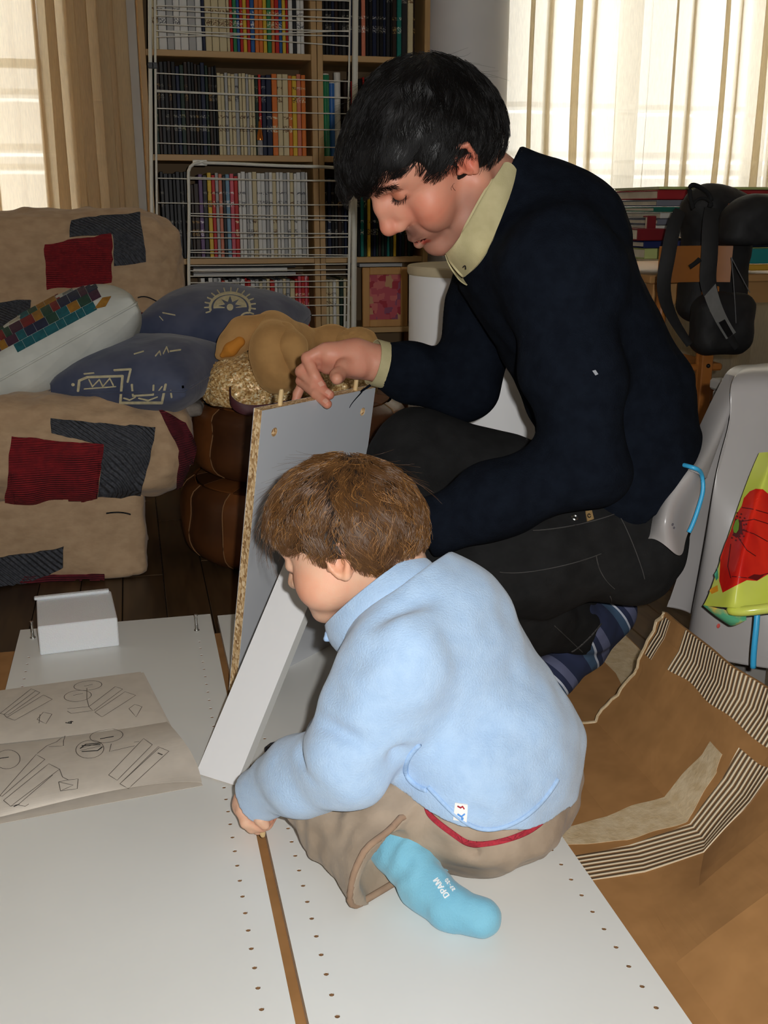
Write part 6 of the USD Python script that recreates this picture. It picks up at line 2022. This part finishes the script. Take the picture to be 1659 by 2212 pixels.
# brows, lashes
M_hairM = hair_material('black_hair', (6, 5, 5), (15, 13, 12), .2, .38)
r4 = np.random.default_rng(9)
pts = []
for sd in (1, -1):
    t = r4.random(300)
    p = mh(np.interp(t, [0, .5, 1], [.097, .094, .078])[:, None], (sd * np.interp(t, [0, .5, 1], [.010, .030, .050]))[:, None], (np.interp(t, [0, .5, 1], [.040, .0495, .046]) + r4.normal(0, .0022, 300) * (1.3 - .8 * t))[:, None])
    p = face.project(p, 3)
    n = face.grad(p)
    d = ml * sd * .9 - mg * .25 + mu * (.35 - .6 * t)[:, None] + r4.normal(0, .2, (300, 3))
    d /= np.linalg.norm(d, axis=1, keepdims=True)
    L = (.008 + .004 * r4.random(300))[:, None]
    pts.append(np.stack([p - n * .0003, p + d * L * .5 + n * .0014, p + d * L + n * .0012], 1))
    t = np.linspace(0, 1, 50)
    p = face.project(mh(np.interp(t, [0, .5, 1], [.0865, .0870, .0770])[:, None], (sd * np.interp(t, [0, 1], [.020, .0465]))[:, None], np.interp(t, [0, 1], [.0180, .0200])[:, None]), 3)
    d = mg * .8 + ml * sd * (t - .3)[:, None] * .8 - mu * .55 + r4.normal(0, .12, (50, 3))
    pts.append(np.stack([p, p + d * .004, p + d * .0075 + mu * .0012], 1))
pts = np.concatenate(pts)
hair_curves('brow_and_lash_hairs', A(pts), .00042, M_hairM, man, .4)

# jeans
M_jean = mat('black_denim', (30, 30, 30), (22, 22, 22), scale=34, rough=.95, bump=.4, bscale=320, dist=.0014, specular_ior_level=.25)
M_seam = mat('grey_denim_stitching', (66, 64, 62), rough=.9)
j_l, j_r = Soft(), Soft()
j_l.ball(m_pl, (.104, .158, .112), MT, .05).ball(at(1335, 1185, 1.74), (.085, .14, .075), MT, .05)
j_l.chain([hLm, hLm * .5 + kLm * .5, kLm], [.095, .088, .072], .03)
calf = Soft().chain([kLm - UP * .012, kLm * .45 + aLm * .55 - UP * .01, aLm], [.062, .066, .050], .02)
j_r.chain([hRm, kRm], [.105, .080], .03).chain([kRm, aRm], [.072, .060], .03)
F_J = [(*_t((1010, 1262, 1.5), (1200, 1268, 1.6)), .012, .006), (*_t((1190, 1290, 1.65), (1310, 1320, 1.75)), .012, .007), (*_t((1240, 1330, 1.7), (1330, 1300, 1.8)), .012, .005), (*_t((1320, 1130, 1.6), (1390, 1240, 1.65)), .016, .004)]
for q in (j_l, j_r, calf):
    q.wave(lambda P: wr(P, 15, .018, 111) + sum(ridge(P, a, b, r, am) for a, b, r, am in F_J))
q = (aLm - kLm) / np.linalg.norm(aLm - kLm)
calf.cut(aLm + q * .012, q)
j_r.cut(aRm - Z3 * .02, (0, 0, -1))
jn = Union([j_l, j_r, calf], .007)
obj('jeans', jn.mesh(.0044), M_jean, man, smooth=True)


def stitch(pxs, w=.9, name='seam', m=None, soft=None, lift=.0012):
    c = CubicSpline(np.arange(len(pxs)), A(pxs, float))(np.linspace(0, len(pxs) - 1, 16 * len(pxs))) if len(pxs) > 2 else A(pxs, float)
    mm2 = drape_poly(soft or jn, LineString(c).buffer(w), lift, 9)
    if mm2 is not None:
        obj(name, mm2, m or M_seam, man, smooth=True)


stitch([(1152, 1146), (1230, 1137), (1300, 1120), (1340, 1104)])
stitch([(1080, 1236), (1150, 1234), (1230, 1218), (1298, 1196)])
stitch([(1288, 1200), (1300, 1240), (1328, 1272)])
stitch([(1330, 1100), (1356, 1150), (1380, 1210), (1392, 1250)])
stitch([(1325, 1078), (1352, 1098), (1382, 1122)])
stitch([(1198, 1352), (1228, 1380), (1258, 1408)])
stitch([(1318, 1288), (1310, 1330), (1270, 1380), (1235, 1408)])
p = jn.trace(EYE, ray(1241, 1120)[None])
n = jn.grad(p)[0]
Rr = frame(n, UP)
obj('rivet', trimesh.Trimesh((lathe([(0, 0), (.0052, 0), (.0052, .0015), (.004, .0026), (.0022, .0014), (0, .0022)], (0, 0, 0), 20).vertices) @ Rr + p[0] + n * .001, lathe([(0, 0), (.0052, 0), (.0052, .0015), (.004, .0026), (.0022, .0014), (0, .0022)], (0, 0, 0), 20).faces, process=False), M_bolt, man, smooth=40)
obj('leather_tab', drape_poly(jn, Polygon([(1264, 1106), (1278, 1104), (1282, 1122), (1268, 1127)]), .0025, 6), mat('tan_leather_tab', (150, 122, 78), (136, 108, 66), scale=60, rough=.7), man)
put_text(jn, 'C', (1268, 1121), (10, -2), (-2, -9), 8, M_blk, man, 'tab_letter', .0034, .001)

# striped sock on the left foot
M_str = raw('striped_sock', {'tc': ('texture_coordinate', {}), 'mp': ('mapping', {'rotation': (0, 0, 0)}), 'dt': ('vector_math', {'math_type': 'dot_product', 'vector2': tuple((tLm - at(1310, 1332, 1.85)) / np.linalg.norm(tLm - at(1310, 1332, 1.85)))}), 'm': ('math', {'math_type': 'multiply', 'value2': 12.5}), 'f': ('math', {'math_type': 'fraction'}),
                            'r': ('rgb_ramp', {'interpolate': False, 'ramp': [(0, lin((34, 42, 70))), (.30, lin((92, 96, 124))), (.5, lin((34, 42, 70))), (.62, lin((190, 196, 208))), (.67, lin((60, 84, 110))), (.85, lin((34, 42, 70)))]}), 'p': ('principled_bsdf', {'roughness': .95})},
           [('tc.object', 'dt.vector1'), ('dt.value', 'm.value1'), ('m.value', 'f.value1'), ('f.value', 'r.fac'), ('r.color', 'p.base_color')], 'p.BSDF')
so = Soft().chain([aLm - q * .05, aLm, at(1318, 1322, 1.855)], [.05, .046, .042], .02).chain([at(1318, 1318, 1.855), at(1262, 1395, 1.86), tLm], [.043, .040, .034], .02).cone(tLm, Zp(1165, 1455, .04), .032, .026, .02)
so.wave(lambda P: wr(P, 30, .008, 120)).cut((0, 0, .0062), (0, 0, -1))
obj('sock', so.mesh(.004), M_str, man, smooth=True, label='blue and white striped sock')
sr2 = Soft().chain([aRm, tRm], [.044, .034], .02).cut((0, 0, PT + .001), (0, 0, -1))
obj('sock', sr2.mesh(.006), M_str, man, smooth=True)

# sweater
M_swt = mat('navy_wool', (19, 24, 33), (15, 19, 27), scale=50, rough=1.0, bump=.5, bscale=380, dist=.0016, specular_ior_level=.06)
s_t, s_l, s_r = Soft(), Soft(), Soft()
s_t.ball(m_ch + mf * -.004, (.124, .185, .165), MT, .05).ball(m_ab, (.128, .168, .17), MT, .07).ball(m_ab * .4 + m_pl * .6 + RIGHT * .01, (.122, .172, .10), MT, .06)
s_t.cone(m_ch + msp * .10, at(1092, 425, 1.585), .105, .080, .06)
s_t.cone(m_ch + msp * .07, sLm, .115, .078, .05).cone(m_ch + msp * .07, sRm, .115, .076, .05)
s_l.chain([sLm, sLm * .5 + eLm * .5, eLm, eLm * .45 + wLm * .55, wLm], [.078, .068, .056, .052, .043], .03)
s_r.chain([sRm, eRm, eRm * .4 + wRm * .6, wRm + RIGHT * .012], [.074, .060, .047, .037], .03)
F_S = [(*_t((1290, 640, 1.5), (1310, 930, 1.5)), .02, .012), (*_t((1060, 790, 1.6), (1110, 930, 1.55)), .02, .012), (*_t((1180, 960, 1.45), (1290, 900, 1.45)), .016, .007), (*_t((1200, 1040, 1.45), (1290, 960, 1.45)), .016, .007), (*_t((1100, 700, 1.55), (1190, 800, 1.5)), .02, .006),
       (*_t((940, 760, 1.8), (960, 880, 1.8)), .012, .007), (*_t((900, 765, 1.8), (905, 880, 1.8)), .012, .004), (*_t((990, 800, 1.8), (1000, 890, 1.78)), .014, .006), (*_t((1340, 900, 1.5), (1480, 960, 1.6)), .02, .006), (*_t((1100, 1080, 1.45), (1190, 1110, 1.45)), .014, .006)]
for q2 in (s_t, s_l, s_r):
    q2.wave(lambda P: wr(P, 12, .022, 131) + sum(ridge(P, a, b, r, am) for a, b, r, am in F_S))
hemp = [at(1310, 1062, 1.58), at(1180, 1120, 1.58), at(1450, 1120, 1.78)]
hn2 = -msp + RIGHT * .30
s_t.cut(at(1378, 1054, 1.70), hn2)
dwr = (wRm - eRm) / np.linalg.norm(wRm - eRm)
s_r.cut(wRm - dwr * .012, dwr)
dwl2 = (wLm - eLm) / np.linalg.norm(wLm - eLm)
s_l.cut(wLm, dwl2)
ncut = (m_nk - m_ch) / np.linalg.norm(m_nk - m_ch)
s_t.cut(at(1084, 404, 1.55), -RIGHT * .91 + UP * .416)
sw = Union([s_t, s_l, s_r], .03)
obj('sweater', sw.mesh(.0044), M_swt, man, smooth=True)
M_wht2 = mat('white_lint', (150, 154, 160), rough=.9)
obj('lint', drape_poly(sw, Polygon([(1279, 801), (1286, 799), (1292, 808), (1286, 811)]), .001, 5), M_wht2, man)

# shirt collar and cuff
M_shirt = mat('beige_shirt', (186, 176, 134), (178, 168, 126), scale=60, rough=.85, bump=.2, bscale=500, dist=.001)
rows = [[(1088, 352, 1.50), (1096, 350, 1.488), (1106, 354, 1.485), (1116, 366, 1.50)], [(1064, 390, 1.47), (1074, 390, 1.455), (1090, 402, 1.448), (1104, 416, 1.462)], [(1036, 436, 1.452), (1046, 440, 1.438), (1064, 458, 1.430), (1082, 474, 1.444)],
        [(1002, 497, 1.442), (1012, 506, 1.426), (1032, 526, 1.418), (1052, 540, 1.432)], [(962, 548, 1.446), (972, 562, 1.428), (988, 582, 1.418), (1004, 598, 1.426)]]
s_u = Soft()
s_u.p = list(s_t.p) + [('c', mh(-.026, 0, -.050), m_nk, .052, .054, .05), ('c', mh(.02, 0, -.075), m_nk - UP * .02, .040, .055, .05)]
G = A(rows, float)
dirs = np.stack([ray(*q2[:2]) for q2 in G.reshape(-1, 3)])
hit = s_u.trace(EYE, dirs)
dh = (hit - EYE) @ FWD
ok = (np.abs(s_u(hit)) < .004) & (np.abs(dh - G.reshape(-1, 3)[:, 2]) < .16)
off = np.tile([.010, .013, .013, .008], len(rows))
G.reshape(-1, 3)[:, 2] = np.where(ok, dh - off, G.reshape(-1, 3)[:, 2] + np.median((dh - G.reshape(-1, 3)[:, 2])[ok]))
hit2 = face.trace(EYE, dirs)
d2 = (hit2 - EYE) @ FWD
near2 = (np.abs(face(hit2)) < .004) & (d2 < dh) & (dh - d2 < .07)
G.reshape(-1, 3)[:, 2] = np.where(near2, np.minimum(G.reshape(-1, 3)[:, 2], d2 - .006), G.reshape(-1, 3)[:, 2])
rows = col_rows = G
obj('shirt_collar', sheet(spline_grid([[at(*q2) for q2 in r] for r in rows], 34, 16), .003), M_shirt, man, smooth=50)
cl = col_rows[4][0][2] - 1.450
rows = [[(964, 550, 1.454), (975, 560, 1.47), (990, 575, 1.49)], [(972, 572, 1.46), (985, 588, 1.475), (1000, 600, 1.49)], [(985, 592, 1.47), (996, 606, 1.48), (1010, 615, 1.49)]]
obj('shirt_collar', sheet(spline_grid([[at(q2[0], q2[1], q2[2] + cl) for q2 in r] for r in rows], 12, 12), .002), M_shirt, man, smooth=50)
cd = col_rows[4][2][2] - .006
obj('collar_stitch', tube(curve([at(1000, 578, cd), at(1004, 574, cd), at(1006, 582, cd)], 8), .0008, 6), M_blk, man)
cw = wRm + dwr * -.006
Fc = frame(dwr, UP)
a = np.linspace(0, 2 * math.pi, 30)
cf = np.stack([[cw + dwr * z + (Fc[0] * math.cos(t) * .0375 + Fc[1] * math.sin(t) * .033) for z in (-.03, 0, .012)] for t in a])
cf[-1] = cf[0]
obj('shirt_cuff', sheet(cf, .002, cw + FWD * -3), M_shirt, man, smooth=60)

# a thin dark navy line, tapering from the sleeve down the face of the board
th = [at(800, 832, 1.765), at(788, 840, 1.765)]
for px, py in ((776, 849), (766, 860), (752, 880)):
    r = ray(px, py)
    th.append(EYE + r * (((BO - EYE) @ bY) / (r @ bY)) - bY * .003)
obj('dark_line', tube(curve(th, 20), np.linspace(.0022, .0005, 20), 6), M_swt, man, smooth=True)

# hair
M_hairMs = mat('black_hair_shell', (9, 8, 8), (13, 11, 11), scale=40, rough=.55)
mhs = Soft()
mhs.ball(mh(-.010, 0, .032), (.104, .088, .094), MH, .01).ball(mh(-.050, 0, -.014), (.064, .076, .066), MH, .03)
mhs.ball(mh(.056, -.004, .066), (.052, .064, .036), MH, .03).ball(mh(.101, -.036, .026), (.026, .032, .036), MH, .02)
mhs.cone(mh(.026, -.068, .030), mh(.022, -.070, -.002), .016, .009, .015)
mhs.wave(lambda P: wr(P * A([1.2, 1.2, .9]), 30, .016, 141))
mhs.ball(mh(.112, .024, -.016), (.080, .10, .070), MH, .010, sub=True)
mhs.ball(mh(.076, .050, .036), (.042, .046, .036), MH, .010, sub=True).ball(mh(.066, -.058, .006), (.034, .034, .028), MH, .010, sub=True)
for sd in (-1, 1):
    mhs.ball(mh(-.004, .094 * sd, -.020), (.022, .030, .024), MH, .006, sub=True)
mhs.ball(mh(.040, .074, -.004), (.034, .030, .026), MH, .010, sub=True)
mhs.ball(mh(.02, 0, -.085), (.12, .10, .055), MH, .015, sub=True)
mhm = main_pieces(mhs.mesh(.0036))
obj('hair', mhm, M_hairMs, man, smooth=True, label='tousled black hair')
mhb = Soft()
mhb.p = mhs.p[:4]
pts, _ = trimesh.sample.sample_surface(mhm, 26000, seed=4)
keep = (np.linalg.norm(pts - mh(-.002, .086, -.034), axis=1) > .034) & (mhb(pts) > -.012) & (((pts - MC) @ mu) > -.062)
pts = pts[keep][:12000]
mwh = mh(-.075, .012, .095)
mdn = lambda p, q: -UP * (.25 + .9 * q) + mg * .35
strands('hair_strands', mhb, pts, mwh, M_hairM, man, .056, 10, .008, .55, 15, .0006, .005, mdn, .3, mhs, 260)
p2 = pts[np.random.default_rng(3).permutation(len(pts))[:240]]
strands('stray_hair', mhb, p2[(((p2 - MC) @ mu) > .06) & (((p2 - MC) @ mg) < .02)], mwh, M_hairM, man, .07, 10, .004, .6, 16, .00036, .026, None, .4)
